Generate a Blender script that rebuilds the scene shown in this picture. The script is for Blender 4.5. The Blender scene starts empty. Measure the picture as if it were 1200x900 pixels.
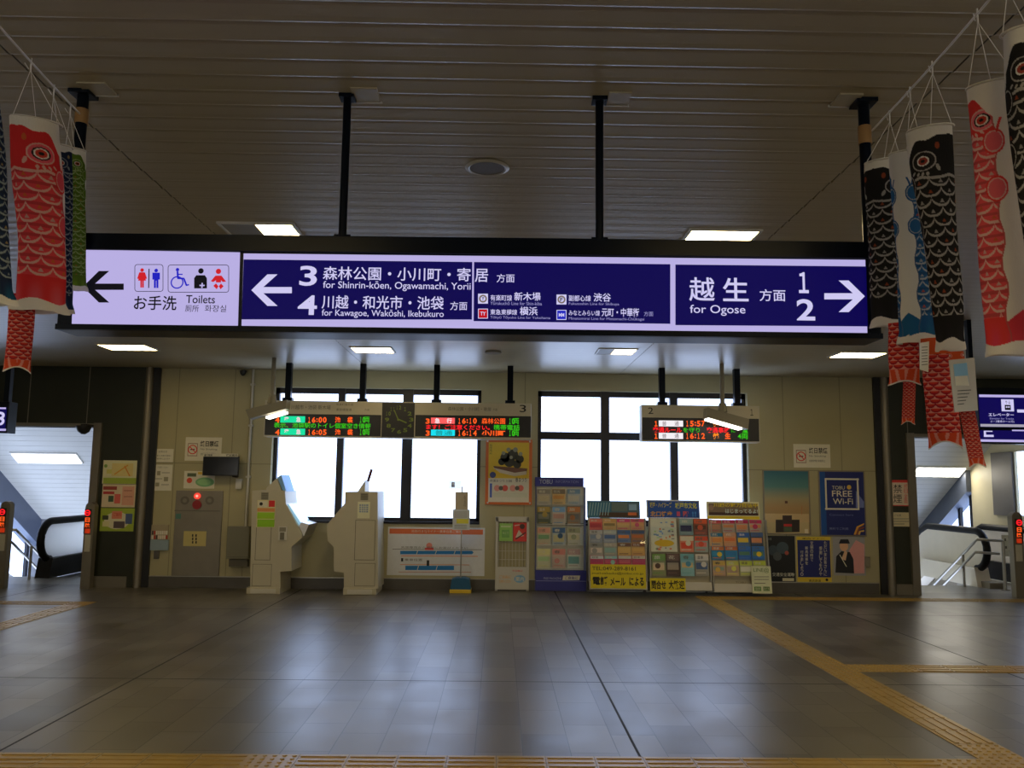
import bpy, bmesh, math, random
import numpy as np
from mathutils import Matrix, Vector

random.seed(7)
S = bpy.context.scene
COL = S.collection
PI = math.pi

# ------------------------------------------------------------------ camera
CAMH, FPX = 1.64, 971.0
PSI, THETA, ROLL = 0.0142, math.atan(117.0 / FPX), 0.0115
cam_d = bpy.data.cameras.new('camera')
cam = bpy.data.objects.new('camera', cam_d)
COL.objects.link(cam)
cam_d.sensor_width = 36.0
cam_d.lens = FPX / 1200.0 * 36.0
cam_d.clip_start, cam_d.clip_end = 0.05, 300
RC = (Matrix.Rotation(-PSI, 3, 'Z') @ Matrix.Rotation(PI / 2 + THETA, 3, 'X') @ Matrix.Rotation(ROLL, 3, 'Z'))
cam.matrix_world = Matrix.Translation((0, 0, CAMH)) @ RC.to_4x4()
S.camera = cam
CP = Vector((0, 0, CAMH))

# ------------------------------------------------------------------ world, exposure
SKY = (2.5, 3.05, 4.4)
SKY_STRENGTH = 1.0
LAMP_COL, LAMP_STRENGTH = (1.0, 0.77, 0.37), 20.0
w = bpy.data.worlds.new('overcast_sky')
S.world = w
w.use_nodes = True
bg = w.node_tree.nodes['Background']
bg.inputs[0].default_value = (*SKY, 1)
bg.inputs[1].default_value = SKY_STRENGTH
S.view_settings.view_transform = 'Standard'
S.view_settings.look = 'None'
S.view_settings.exposure = 0.0
S.view_settings.gamma = 1.0
S.view_settings.use_curve_mapping = False
S.cycles.max_bounces = 8
S.cycles.use_denoising = True
S.cycles.sample_clamp_indirect = 6.0

# ------------------------------------------------------------------ pixel -> world helpers
def ray(x, y):
    return RC @ Vector(((x - 600) / FPX, -(y - 450) / FPX, -1.0))

def at_z(x, y, z):
    r = ray(x, y); t = (z - CAMH) / r.z
    return CP + r * t

def at_x(x, y, X):
    r = ray(x, y); t = X / r.x
    return CP + r * t

class Frame:
    """a local frame: x right, y into the picture, z up; px() gives local (x, z) on the plane y = d"""
    def __init__(self, M):
        self.M = M; self.I = M.inverted(); self.o = self.I @ CP; self.R = self.I.to_3x3()
    def px(self, x, y, d=0.0):
        r = self.R @ ray(x, y); t = (d - self.o.y) / r.y
        p = self.o + r * t
        return p.x, p.z
    def rect(self, x0, y0, x1, y1, d=0.0):
        xm, ym = (x0 + x1) / 2, (y0 + y1) / 2
        return (self.px(x0, ym, d)[0], self.px(x1, ym, d)[0], self.px(xm, y1, d)[1], self.px(xm, y0, d)[1])

def frame(Y, X=0.0, Z=0.0, rz=0.0, rx=0.0):
    return Frame(Matrix.Translation((X, Y, Z)) @ Matrix.Rotation(rz, 4, 'Z') @ Matrix.Rotation(rx, 4, 'X'))

# ------------------------------------------------------------------ materials
MATS = {}
def mat(name, col, rough=0.5, metal=0.0, emit=None, es=1.0, noise=0.0, nscale=6.0, spec=0.5, trans=0.0):
    if name in MATS: return MATS[name]
    m = bpy.data.materials.new(name); m.use_nodes = True
    nt = m.node_tree; b = nt.nodes['Principled BSDF']
    b.inputs['Base Color'].default_value = (*col, 1)
    b.inputs['Roughness'].default_value = rough
    b.inputs['Metallic'].default_value = metal
    b.inputs['Specular IOR Level'].default_value = spec
    if emit:
        b.inputs['Emission Color'].default_value = (*emit, 1)
        b.inputs['Emission Strength'].default_value = es
    if noise > 0:
        tc = nt.nodes.new('ShaderNodeTexCoord'); n = nt.nodes.new('ShaderNodeTexNoise')
        n.inputs['Scale'].default_value = nscale; n.inputs['Detail'].default_value = 4
        nt.links.new(tc.outputs['Object'], n.inputs['Vector'])
        mx = nt.nodes.new('ShaderNodeMix'); mx.data_type = 'RGBA'
        mx.inputs[6].default_value = (*[c * (1 - noise) for c in col], 1)
        mx.inputs[7].default_value = (*[min(1, c * (1 + noise)) for c in col], 1)
        nt.links.new(n.outputs['Fac'], mx.inputs[0])
        nt.links.new(mx.outputs[2], b.inputs['Base Color'])
    if trans > 0:
        tr_ = nt.nodes.new('ShaderNodeBsdfTranslucent'); tr_.inputs[0].default_value = (*col, 1); ms = nt.nodes.new('ShaderNodeMixShader'); ms.inputs[0].default_value = trans
        nt.links.new(b.outputs[0], ms.inputs[1]); nt.links.new(tr_.outputs[0], ms.inputs[2]); nt.links.new(ms.outputs[0], nt.nodes['Material Output'].inputs[0])
    MATS[name] = m
    return m

def srgb(r, g, b):
    f = lambda c: (c / 255 / 12.92) if c / 255 <= 0.04045 else ((c / 255 + 0.055) / 1.055) ** 2.4
    return (f(r), f(g), f(b))

def glow(name, rgb, es=1.0):
    c = srgb(*rgb)
    return mat(name, (0.01, 0.01, 0.01), 0.6, emit=c, es=es, spec=0.1)

def glass_mat(name='window_glass', tint=(0.96, 0.98, 1.0)):
    m = bpy.data.materials.new(name); m.use_nodes = True
    nt = m.node_tree; nt.nodes.clear()
    o = nt.nodes.new('ShaderNodeOutputMaterial'); mx = nt.nodes.new('ShaderNodeMixShader')
    t = nt.nodes.new('ShaderNodeBsdfTransparent'); g = nt.nodes.new('ShaderNodeBsdfGlossy')
    f = nt.nodes.new('ShaderNodeFresnel'); f.inputs[0].default_value = 1.45
    t.inputs[0].default_value = (*tint, 1); g.inputs['Roughness'].default_value = 0.02
    ge = nt.nodes.new('ShaderNodeNewGeometry'); iv = nt.nodes.new('ShaderNodeMath'); iv.operation = 'SUBTRACT'; iv.inputs[0].default_value = 1
    mu = nt.nodes.new('ShaderNodeMath'); mu.operation = 'MULTIPLY'
    nt.links.new(ge.outputs['Backfacing'], iv.inputs[1]); nt.links.new(f.outputs[0], mu.inputs[0]); nt.links.new(iv.outputs[0], mu.inputs[1])
    nt.links.new(mu.outputs[0], mx.inputs[0]); nt.links.new(t.outputs[0], mx.inputs[1])
    nt.links.new(g.outputs[0], mx.inputs[2]); nt.links.new(mx.outputs[0], o.inputs[0])
    return m
GLASS = glass_mat()
WARMING_GLASS = glass_mat('light_warming_glass', (1.0, 0.88, 0.70))  # tint made up to warm the daylight through the unseen rear windows

def line_mask(nt, coord_sock, positions, half):
    """1 where |coord - p| < half for any p"""
    out = None
    for p in positions:
        s = nt.nodes.new('ShaderNodeMath'); s.operation = 'SUBTRACT'; s.inputs[1].default_value = p
        nt.links.new(coord_sock, s.inputs[0])
        a = nt.nodes.new('ShaderNodeMath'); a.operation = 'ABSOLUTE'; nt.links.new(s.outputs[0], a.inputs[0])
        l = nt.nodes.new('ShaderNodeMath'); l.operation = 'LESS_THAN'; l.inputs[1].default_value = half
        nt.links.new(a.outputs[0], l.inputs[0])
        if out is None: out = l.outputs[0]
        else:
            m = nt.nodes.new('ShaderNodeMath'); m.operation = 'MAXIMUM'
            nt.links.new(out, m.inputs[0]); nt.links.new(l.outputs[0], m.inputs[1]); out = m.outputs[0]
    return out

def floor_mat():
    m = bpy.data.materials.new('floor_stone_tile'); m.use_nodes = True
    nt = m.node_tree; L = nt.links; b = nt.nodes['Principled BSDF']
    tc = nt.nodes.new('ShaderNodeTexCoord'); sp = nt.nodes.new('ShaderNodeSeparateXYZ')
    L.new(tc.outputs['Object'], sp.inputs[0])
    cb = nt.nodes.new('ShaderNodeCombineXYZ')
    ad = nt.nodes.new('ShaderNodeMath'); ad.operation = 'ADD'; ad.inputs[1].default_value = 100 - 0.88
    L.new(sp.outputs['X'], ad.inputs[0])
    L.new(sp.outputs['Y'], cb.inputs['X']); L.new(ad.outputs[0], cb.inputs['Y'])
    br = nt.nodes.new('ShaderNodeTexBrick')
    br.offset = 0.37; br.offset_frequency = 2
    br.inputs['Color1'].default_value = (0.088, 0.080, 0.068, 1)
    br.inputs['Color2'].default_value = (0.165, 0.152, 0.130, 1)
    br.inputs['Mortar'].default_value = (0.022, 0.02, 0.018, 1)
    br.inputs['Scale'].default_value = 1.0; br.inputs['Mortar Size'].default_value = 0.0032
    br.inputs['Mortar Smooth'].default_value = 0.2
    br.inputs['Brick Width'].default_value = 0.592; br.inputs['Row Height'].default_value = 0.2955
    L.new(cb.outputs[0], br.inputs['Vector'])
    n = nt.nodes.new('ShaderNodeTexNoise'); n.inputs['Scale'].default_value = 2.2; n.inputs['Detail'].default_value = 6
    L.new(tc.outputs['Object'], n.inputs['Vector'])
    mr = nt.nodes.new('ShaderNodeMapRange'); mr.inputs[3].default_value = 0.72; mr.inputs[4].default_value = 1.25
    L.new(n.outputs['Fac'], mr.inputs[0])
    mu = nt.nodes.new('ShaderNodeMix'); mu.data_type = 'RGBA'; mu.blend_type = 'MULTIPLY'; mu.inputs[0].default_value = 1
    L.new(br.outputs['Color'], mu.inputs[6]); L.new(mr.outputs[0], mu.inputs[7])
    jx = line_mask(nt, sp.outputs['X'], [-6.85, -3.0, 0.88, 4.6], 0.009)
    jy = line_mask(nt, sp.outputs['Y'], [7.17, 11.0, 3.2], 0.008)
    mxm = nt.nodes.new('ShaderNodeMath'); mxm.operation = 'MAXIMUM'
    L.new(jx, mxm.inputs[0]); L.new(jy, mxm.inputs[1])
    jm = nt.nodes.new('ShaderNodeMix'); jm.data_type = 'RGBA'; jm.inputs[7].default_value = (0.008, 0.008, 0.008, 1)
    L.new(mxm.outputs[0], jm.inputs[0]); L.new(mu.outputs[2], jm.inputs[6])
    L.new(jm.outputs[2], b.inputs['Base Color'])
    rr = nt.nodes.new('ShaderNodeMapRange'); rr.inputs[3].default_value = 0.24; rr.inputs[4].default_value = 0.40
    L.new(n.outputs['Fac'], rr.inputs[0])
    ra = nt.nodes.new('ShaderNodeMath'); ra.operation = 'ADD'; L.new(rr.outputs[0], ra.inputs[0])
    rm = nt.nodes.new('ShaderNodeMath'); rm.operation = 'MULTIPLY'; rm.inputs[1].default_value = 0.35
    L.new(mxm.outputs[0], rm.inputs[0]); L.new(rm.outputs[0], ra.inputs[1])
    L.new(ra.outputs[0], b.inputs['Roughness'])
    bp = nt.nodes.new('ShaderNodeBump'); bp.inputs['Strength'].default_value = 0.25; bp.inputs['Distance'].default_value = 0.002
    inv = nt.nodes.new('ShaderNodeMath'); inv.operation = 'SUBTRACT'; inv.inputs[0].default_value = 1
    L.new(br.outputs['Fac'], inv.inputs[1]); L.new(inv.outputs[0], bp.inputs['Height'])
    L.new(bp.outputs[0], b.inputs['Normal'])
    return m

def wall_mat(name, col, xs, zs, rough=0.45, dark=0.6):
    m = bpy.data.materials.new(name); m.use_nodes = True
    nt = m.node_tree; L = nt.links; b = nt.nodes['Principled BSDF']
    tc = nt.nodes.new('ShaderNodeTexCoord'); sp = nt.nodes.new('ShaderNodeSeparateXYZ')
    L.new(tc.outputs['Object'], sp.inputs[0])
    n = nt.nodes.new('ShaderNodeTexNoise'); n.inputs['Scale'].default_value = 1.7; n.inputs['Detail'].default_value = 5
    L.new(tc.outputs['Object'], n.inputs['Vector'])
    mr = nt.nodes.new('ShaderNodeMapRange'); mr.inputs[3].default_value = 0.9; mr.inputs[4].default_value = 1.08
    L.new(n.outputs['Fac'], mr.inputs[0])
    mu = nt.nodes.new('ShaderNodeMix'); mu.data_type = 'RGBA'; mu.blend_type = 'MULTIPLY'; mu.inputs[0].default_value = 1
    mu.inputs[6].default_value = (*col, 1); L.new(mr.outputs[0], mu.inputs[7])
    last = mu.outputs[2]
    for sock, ps in ((sp.outputs['X'], xs), (sp.outputs['Z'], zs)):
        if not ps: continue
        k = line_mask(nt, sock, ps, 0.006)
        j = nt.nodes.new('ShaderNodeMix'); j.data_type = 'RGBA'
        j.inputs[7].default_value = (*[c * dark for c in col], 1)
        L.new(k, j.inputs[0]); L.new(last, j.inputs[6]); last = j.outputs[2]
    L.new(last, b.inputs['Base Color']); b.inputs['Roughness'].default_value = rough
    return m

BEIGE = (0.46, 0.415, 0.245)
M_navy = mat('navy_black_metal', (0.004, 0.007, 0.014), 0.28, noise=0.2, spec=0.10)
M_black = mat('black_plastic', (0.012, 0.012, 0.013), 0.4, noise=0.2)
M_steel = mat('brushed_stainless', (0.42, 0.40, 0.36), 0.32, 0.9, noise=0.12, nscale=14)
M_dsteel = mat('dull_stainless_panel', (0.26, 0.23, 0.18), 0.42, 0.55, noise=0.12)
M_frame = mat('bronze_window_frame', (0.012, 0.012, 0.016), 0.35, 0.3, noise=0.2)
M_ivory = mat('ivory_paint', (0.56, 0.52, 0.40), 0.45, noise=0.05)
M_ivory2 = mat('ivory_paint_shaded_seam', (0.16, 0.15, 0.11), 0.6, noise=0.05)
M_dark = mat('dark_stone_panel', (0.028, 0.031, 0.019), 0.30, noise=0.25, nscale=3)
M_base = mat('stone_skirting', (0.10, 0.09, 0.075), 0.4, noise=0.2)
M_white = mat('white_paper', (0.72, 0.72, 0.70), 0.7, noise=0.04)
M_whitep = mat('white_powder_coat', (0.66, 0.64, 0.58), 0.4, noise=0.04)
M_grey = mat('warm_grey_paint', (0.27, 0.25, 0.19), 0.45, noise=0.06)
M_clear = GLASS
M_sheet = mat('thin_white_paper', (.8, .8, .8), .8, noise=.03, trans=.8)
M_rope = mat('white_nylon_cord', (0.86, 0.84, 0.80), 0.7, noise=0.1)
M_ink = mat('black_ink', (0.02, 0.02, 0.02), 0.7, noise=0.1)
M_inkg = mat('grey_ink', (0.16, 0.15, 0.13), 0.7, noise=0.1)
M_tact = mat('yellow_tactile_tile', (0.40, 0.26, 0.055), 0.32, noise=0.15, nscale=8)
M_tape = mat('brown_packing_tape', (0.42, 0.24, 0.09), 0.4, noise=0.1)
PAL = {}
def pc(r, g, b):
    k = (r, g, b)
    if k not in PAL:
        c_ = srgb(r, g, b); q_ = min(2.0, 0.82 / max(c_))
        PAL[k] = mat('printed_colour_%d_%d_%d' % k, tuple(v * q_ for v in c_), 0.55, noise=0.06, nscale=20)
    return PAL[k]

# ------------------------------------------------------------------ mesh builder
TXT = {}
def text_mesh(s, bold):
    k = (s, bold)
    if k not in TXT:
        c = bpy.data.curves.new('lettering', 'FONT'); c.body = s; c.offset = bold; c.resolution_u = 4
        o = bpy.data.objects.new('lettering', c); COL.objects.link(o)
        bpy.context.view_layer.update()
        dg = bpy.context.evaluated_depsgraph_get()
        me = bpy.data.meshes.new_from_object(o.evaluated_get(dg))
        vs = [(v.co.x, v.co.y) for v in me.vertices]
        fs = [tuple(p.vertices) for p in me.polygons]
        bpy.data.objects.remove(o); bpy.data.curves.remove(c); bpy.data.meshes.remove(me)
        if not vs: vs = [(0, 0), (1, 0), (1, 1)]; fs = [(0, 1, 2)]
        xs = [v[0] for v in vs]; ys = [v[1] for v in vs]
        bx = (min(xs), max(xs), min(ys), max(ys))
        TXT[k] = (vs, fs, bx)
    return TXT[k]

class MB:
    def __init__(self, fr=None):
        self.v = []; self.f = []; self.m = []; self.mats = []; self.fr = fr; self.sm = []
    def mi(self, m):
        if m not in self.mats: self.mats.append(m)
        return self.mats.index(m)
    def add(self, vs, fs, m, smooth=False):
        b = len(self.v); self.v += [tuple(p) for p in vs]
        k = self.mi(m)
        for f in fs:
            self.f.append(tuple(i + b for i in f)); self.m.append(k); self.sm.append(smooth)
    def box(self, x0, x1, y0, y1, z0, z1, m, bev=0.0):
        x0, x1 = min(x0, x1), max(x0, x1); y0, y1 = min(y0, y1), max(y0, y1); z0, z1 = min(z0, z1), max(z0, z1)
        vs = [(x, y, z) for x in (x0, x1) for y in (y0, y1) for z in (z0, z1)]
        fs = [(0, 1, 3, 2), (4, 6, 7, 5), (0, 4, 5, 1), (2, 3, 7, 6), (0, 2, 6, 4), (1, 5, 7, 3)]
        if bev > 0:
            bm = bmesh.new(); bv = [bm.verts.new(p) for p in vs]
            for f in fs: bm.faces.new([bv[i] for i in f])
            bmesh.ops.bevel(bm, geom=list(bm.edges), offset=bev, segments=2, profile=0.7, affect='EDGES')
            bm.verts.index_update()
            vs = [tuple(v.co) for v in bm.verts]; fs = [tuple(v.index for v in f.verts) for f in bm.faces]; bm.free()
        self.add(vs, fs, m)
        return self
    def prism(self, pts, y0, y1, m, axis='y', mside=None):
        """polygon in (x,z) extruded in y, or in (y,z) extruded in x"""
        n = len(pts)
        if axis == 'y': P = lambda p, t: (p[0], t, p[1])
        elif axis == 'x': P = lambda p, t: (t, p[0], p[1])
        else: P = lambda p, t: (p[0], p[1], t)
        vs = [P(p, y0) for p in pts] + [P(p, y1) for p in pts]
        self.add(vs, [tuple(range(n)), tuple(range(2 * n - 1, n - 1, -1))], m)
        self.add(vs, [(i, i + n, (i + 1) % n + n, (i + 1) % n) for i in range(n)], mside or m)
        return self
    def tube(self, pts, r, m, seg=10, cap=True):
        pts = [Vector(p) for p in pts]; n = len(pts)
        rs = r if isinstance(r, (list, tuple)) else [r] * n
        vs = []; fs = []
        up = Vector((0.123, 0.31, 0.94)).normalized()
        for i, p in enumerate(pts):
            d = (pts[min(i + 1, n - 1)] - pts[max(i - 1, 0)]).normalized()
            a = d.cross(up)
            if a.length < 1e-3: a = d.cross(Vector((1, 0, 0)))
            a.normalize(); b = d.cross(a)
            up = (a.cross(d)).normalized() if False else up
            for k in range(seg):
                t = 2 * PI * k / seg
                vs.append(tuple(p + (a * math.cos(t) + b * math.sin(t)) * rs[i]))
        for i in range(n - 1):
            for k in range(seg):
                k2 = (k + 1) % seg
                fs.append((i * seg + k, i * seg + k2, (i + 1) * seg + k2, (i + 1) * seg + k))
        self.add(vs, fs, m, True)
        if cap: self.add(vs, [tuple(range(seg))[::-1], tuple(range((n - 1) * seg, n * seg))], m)
        return self
    def disc(self, cx, cz, rx, rz, y, m, seg=28, depth=0.0):
        p = [(cx + rx * math.cos(2 * PI * k / seg), cz + rz * math.sin(2 * PI * k / seg)) for k in range(seg)]
        if depth: self.prism(p, y, y + depth, m)
        else: self.add([(a, y, b) for a, b in p], [tuple(range(seg))], m)
        return self
    # pixel-placed pieces in the builder's frame (true size and depth in the place)
    def pbox(self, x0, y0, x1, y1, m, d0=0.0, d1=0.02, bev=0.0):
        a, b, c, d = self.fr.rect(x0, y0, x1, y1, d0)
        return self.box(a, b, d0, d1, c, d, m, bev)
    def pquad(self, x0, y0, x1, y1, m, d=0.0):
        a, b, c, e = self.fr.rect(x0, y0, x1, y1, d)
        self.add([(a, d, c), (b, d, c), (b, d, e), (a, d, e)], [(0, 1, 2, 3)], m); return self
    def ppoly(self, pts, m, d=0.0, depth=0.0):
        p = [self.fr.px(x, y, d) for x, y in pts]
        if depth: self.prism(p, d, d + depth, m)
        else: self.add([(a, d, b) for a, b in p], [tuple(range(len(p)))], m)
        return self
    def pdisc(self, cx, cy, r, m, d=0.0, depth=0.0, ry=None):
        ry = ry or r
        a, b, c, e = self.fr.rect(cx - r, cy - ry, cx + r, cy + ry, d)
        return self.disc((a + b) / 2, (c + e) / 2, (b - a) / 2, (e - c) / 2, d, m, depth=depth)
    def pring(self, cx, cy, r, wd, m, d=0.0, seg=28):
        a, b, c, e = self.fr.rect(cx - r, cy - r, cx + r, cy + r, d)
        X, Z, R = (a + b) / 2, (c + e) / 2, (b - a) / 2; q = R * (1 - wd / r)
        vs = []
        for k in range(seg):
            t = 2 * PI * k / seg
            vs += [(X + R * math.cos(t), d, Z + R * math.sin(t)), (X + q * math.cos(t), d, Z + q * math.sin(t))]
        self.add(vs, [(2 * k, 2 * ((k + 1) % seg), 2 * ((k + 1) % seg) + 1, 2 * k + 1) for k in range(seg)], m); return self
    def pline(self, x0, y0, x1, y1, wpx, m, d=0.0):
        dx, dy = x1 - x0, y1 - y0; l = math.hypot(dx, dy); nx, ny = -dy / l * wpx / 2, dx / l * wpx / 2
        return self.ppoly([(x0 + nx, y0 + ny), (x1 + nx, y1 + ny), (x1 - nx, y1 - ny), (x0 - nx, y0 - ny)], m, d)
    def ptext(self, s, x0, y0, x1, y1, m, d=0.0, bold=0.0, vertical=False):
        if vertical:
            n = len(s); h = (y1 - y0) / n
            for i, ch in enumerate(s):
                if ch != ' ': self.ptext(ch, x0, y0 + i * h + h * 0.06, x1, y0 + (i + 1) * h - h * 0.06, m, d, bold)
            return self
        vs, fs, bx = text_mesh(s, bold)
        a, b, c, e = self.fr.rect(x0, y0, x1, y1, d)
        sx = (b - a) / max(1e-6, bx[1] - bx[0]); sz = (e - c) / max(1e-6, bx[3] - bx[2])
        self.add([(a + (x - bx[0]) * sx, d, c + (y - bx[2]) * sz) for x, y in vs], fs, m); return self
    def ptime(self, s, x0, y0, x1, y1, m, d):
        w_ = (x1 - x0) / (len(s) - 0.45); x = x0
        for ch in s:
            if ch == ':':
                c = x + w_ * .24
                self.pquad(c - .7, y0 + 1.5, c + .7, y0 + 2.9, m, d); self.pquad(c - .7, y1 - 2.3, c + .7, y1 - .9, m, d); x += w_ * .5
            else:
                a, b = (.26, .66) if ch == '1' else (.08, .88)
                self.ptext('１' if ch == '1' else ch, x + w_ * a, y0, x + w_ * b, y1, m, d, .03); x += w_
        return self
    def build(self, name, parent=None, mats=None):
        me = bpy.data.meshes.new(name)
        M = self.fr.M if self.fr else None
        vs = [tuple(M @ Vector(p)) for p in self.v] if M else self.v
        me.from_pydata(vs, [], self.f)
        for m in self.mats: me.materials.append(m)
        me.polygons.foreach_set('material_index', self.m)
        me.polygons.foreach_set('use_smooth', self.sm)
        me.update()
        o = bpy.data.objects.new(name, me); COL.objects.link(o)
        if parent is not None: attach(o, parent)
        return o

def attach(o, parent):
    o.parent = parent
    o.matrix_parent_inverse = Matrix.Translation(-abs_loc(parent))
def abs_loc(o):
    v = Vector((0, 0, 0))
    if o.type == 'EMPTY': v = Vector(o.location)
    return v
def thing(name, label, cat, loc=(0, 0, 0), group=None):
    o = bpy.data.objects.new(name, None); COL.objects.link(o)
    o.location = loc; o.empty_display_size = 0.1
    o['label'] = label; o['category'] = cat
    if group: o['group'] = group
    return o
def tag(o, label, cat, group=None):
    o['label'] = label; o['category'] = cat
    if group: o['group'] = group
    return o
def struct(o, label=None):
    o['kind'] = 'structure'
    if label: o['label'] = label
    return o

# ------------------------------------------------------------------ the room
D = 13.1            # back wall face
HC = 3.40           # ceiling
W = frame(D)        # back wall frame: d<0 is in front of the wall
XL, XR, YB = -11.0, 11.0, -5.0
wl = W.rect(318, 458, 563, 613)      # left window hole
wr = W.rect(630, 456, 877, 614)
SILL = (wl[2] + wr[2]) / 2
HEAD = (wl[3] + wr[3]) / 2
openL = W.px(108, 600)[0]; openR = W.px(1070, 600)[0]
OTOP = (W.px(60, 499)[1] + W.px(1130, 514)[1]) / 2
colL = W.px(166, 560)[0]; colR = W.px(1035, 560)[0]

def holed_wall(xs, zs, holes, y0, y1, m):
    mb = MB()
    for i in range(len(xs) - 1):
        for j in range(len(zs) - 1):
            cx, cz = (xs[i] + xs[i + 1]) / 2, (zs[j] + zs[j + 1]) / 2
            if any(h[0] < cx < h[1] and h[2] < cz < h[3] for h in holes): continue
            mb.box(xs[i], xs[i + 1], y0, y1, zs[j], zs[j + 1], m)
    return mb

seamx = [W.px(x, 500)[0] for x in (207, 273, 292, 615, 918, 985)]
M_wall = wall_mat('beige_wall_panel', BEIGE, seamx, [W.px(240, 543)[1]])
holes = [(wl[0], wl[1], SILL, HEAD), (wr[0], wr[1], SILL, HEAD)]
struct(holed_wall(sorted([colL, wl[0], wl[1], wr[0], wr[1], colR]), [0, SILL, HEAD, HC], holes, D, D + 0.22, M_wall).build('wall_back'))
# portal surrounds: dark stone walls either side of the beige wall
sd = 0.06
pl = MB()
pl.box(openL, colL, D - sd, D + 0.25, 0, HC, M_dark)
pl.box(XL, openL, D - sd, D + 0.25, OTOP, HC, M_dark)
for x in (35, 104):   # panel joints on the lintel
    a = W.px(x, 460, -sd)[0]; pl.box(a - 0.006, a + 0.006, D - sd - 0.006, D - sd, OTOP, HC, M_dsteel)
struct(pl.build('wall_left_portal'))
pr = MB()
pr.box(colR, openR, D - sd, D + 0.25, 0, HC, M_dark)
pr.box(openR, XR, D - sd, D + 0.25, OTOP, HC, M_dark)
for x in (1062,):
    a = W.px(x, 470, -sd)[0]; pr.box(a - 0.005, a + 0.005, D - sd - 0.006, D - sd, OTOP, HC, M_dsteel)
struct(pr.build('wall_right_portal'))
# stainless trims round the openings
t = MB()
t.box(openL - 0.02, openL + 0.10, D - sd - 0.05, D + 0.26, 0, OTOP + 0.06, M_dsteel)
t.box(XL, openL - 0.02, D - sd - 0.03, D + 0.26, OTOP, OTOP + 0.05, M_dsteel)
struct(t.build('trim_1'))
t = MB()
t.box(openR - 0.10, openR + 0.02, D - sd - 0.05, D + 0.26, 0, OTOP + 0.06, M_dsteel)
t.box(openR + 0.02, XR, D - sd - 0.03, D + 0.26, OTOP, OTOP + 0.05, M_dsteel)
struct(t.build('trim_2'))
t = MB(); a = W.px(170, 560)[0]
t.tube([(a, D - 0.06, 0), (a, D - 0.06, HC)], 0.06, M_dsteel, 16); t.box(a + 0.05, a + 0.16, D - 0.05, D, 0, HC, M_black)
struct(t.build('trim_3'))
t = MB(); a = W.px(1038, 560)[0]
t.tube([(a, D - 0.06, 0), (a, D - 0.06, HC)], 0.06, M_dsteel, 16); t.box(a - 0.16, a - 0.05, D - 0.05, D, 0, HC, M_black)
struct(t.build('trim_4'))
bh = W.px(250, 676)[1]
b1 = MB(); b1.box(W.px(180, 600)[0], W.px(1026, 600)[0], D - 0.03, D, 0, bh, M_base); b1.box(W.px(180, 600)[0], W.px(1026, 600)[0], D - 0.035, D, bh, bh + 0.012, M_steel)
struct(b1.build('baseboard_back'))
b1 = MB(); b1.box(openL + 0.10, colL - 0.1, D - sd - 0.03, D - sd, 0, bh, M_dsteel); struct(b1.build('baseboard_left'))
b1 = MB(); b1.box(colR + 0.1, openR - 0.10, D - sd - 0.03, D - sd, 0, bh, M_dsteel); struct(b1.build('baseboard_right'))

# floor
fl = MB(); YE = 14.35
fl.box(XL, XR, YB, D + 0.25, -0.2, 0, floor_mat())
struct(fl.build('floor'))
# ceiling of long metal slats with real grooves
M_ceil = mat('painted_metal_ceiling_slat', (0.47, 0.415, 0.285), 0.32, noise=0.05, nscale=2)
M_ceil.node_tree.nodes['Principled BSDF'].inputs['Specular Tint'].default_value = (1.0, 0.84, 0.66, 1)
ce = MB(); P = 0.1445; y = YB
segs = [(XL, -2.071), (-2.063, 1.899), (1.907, XR)]
off = 2.876 % P
y = YB + off - (YB % P)
while y < D + 0.02:
    for x0, x1 in segs:
        y1 = min(y + P, D)
        pr_ = [(y + 0.005, HC + 0.014), (y + 0.007, HC + 0.0045), (y + 0.030, HC + 0.0015), (y + 0.070, HC), (y1 - 0.045, HC - 0.0014), (y1 - 0.014, HC - 0.0045), (y1 - 0.004, HC - 0.0026), (y1 - 0.001, HC + 0.014)]
        n = len(pr_)
        vs = [(x0, a, b) for a, b in pr_] + [(x1, a, b) for a, b in pr_]
        ce.add(vs, [(i, i + 1, i + 1 + n, i + n) for i in range(n - 1)], M_ceil)
    y += P
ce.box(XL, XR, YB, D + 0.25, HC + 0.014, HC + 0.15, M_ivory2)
struct(ce.build('ceiling'))
s = MB(); s.box(XL - 0.2, XL, YB, 22, -3, HC + 0.15, M_wall) if False else None
M_side = wall_mat('beige_side_wall', BEIGE, [], [1.2])
s = MB(); s.box(XL - 0.2, XL, YB, D + 0.25, -0.2, HC + 0.15, M_side); struct(s.build('wall_left'))
s = MB(); s.box(XR, XR + 0.2, YB, D + 0.25, -0.2, HC + 0.15, M_side); struct(s.build('wall_right'))
REAR = [(-9.6, -3.4, 0.95, 2.95), (3.4, 9.6, 0.95, 2.95)]
struct(holed_wall([XL - 0.2, -9.6, -3.4, 3.4, 9.6, XR + 0.2], [-0.2, 0.95, 2.95, HC + 0.15], REAR, YB - 0.2, YB, M_side).build('wall_front'))

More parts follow.
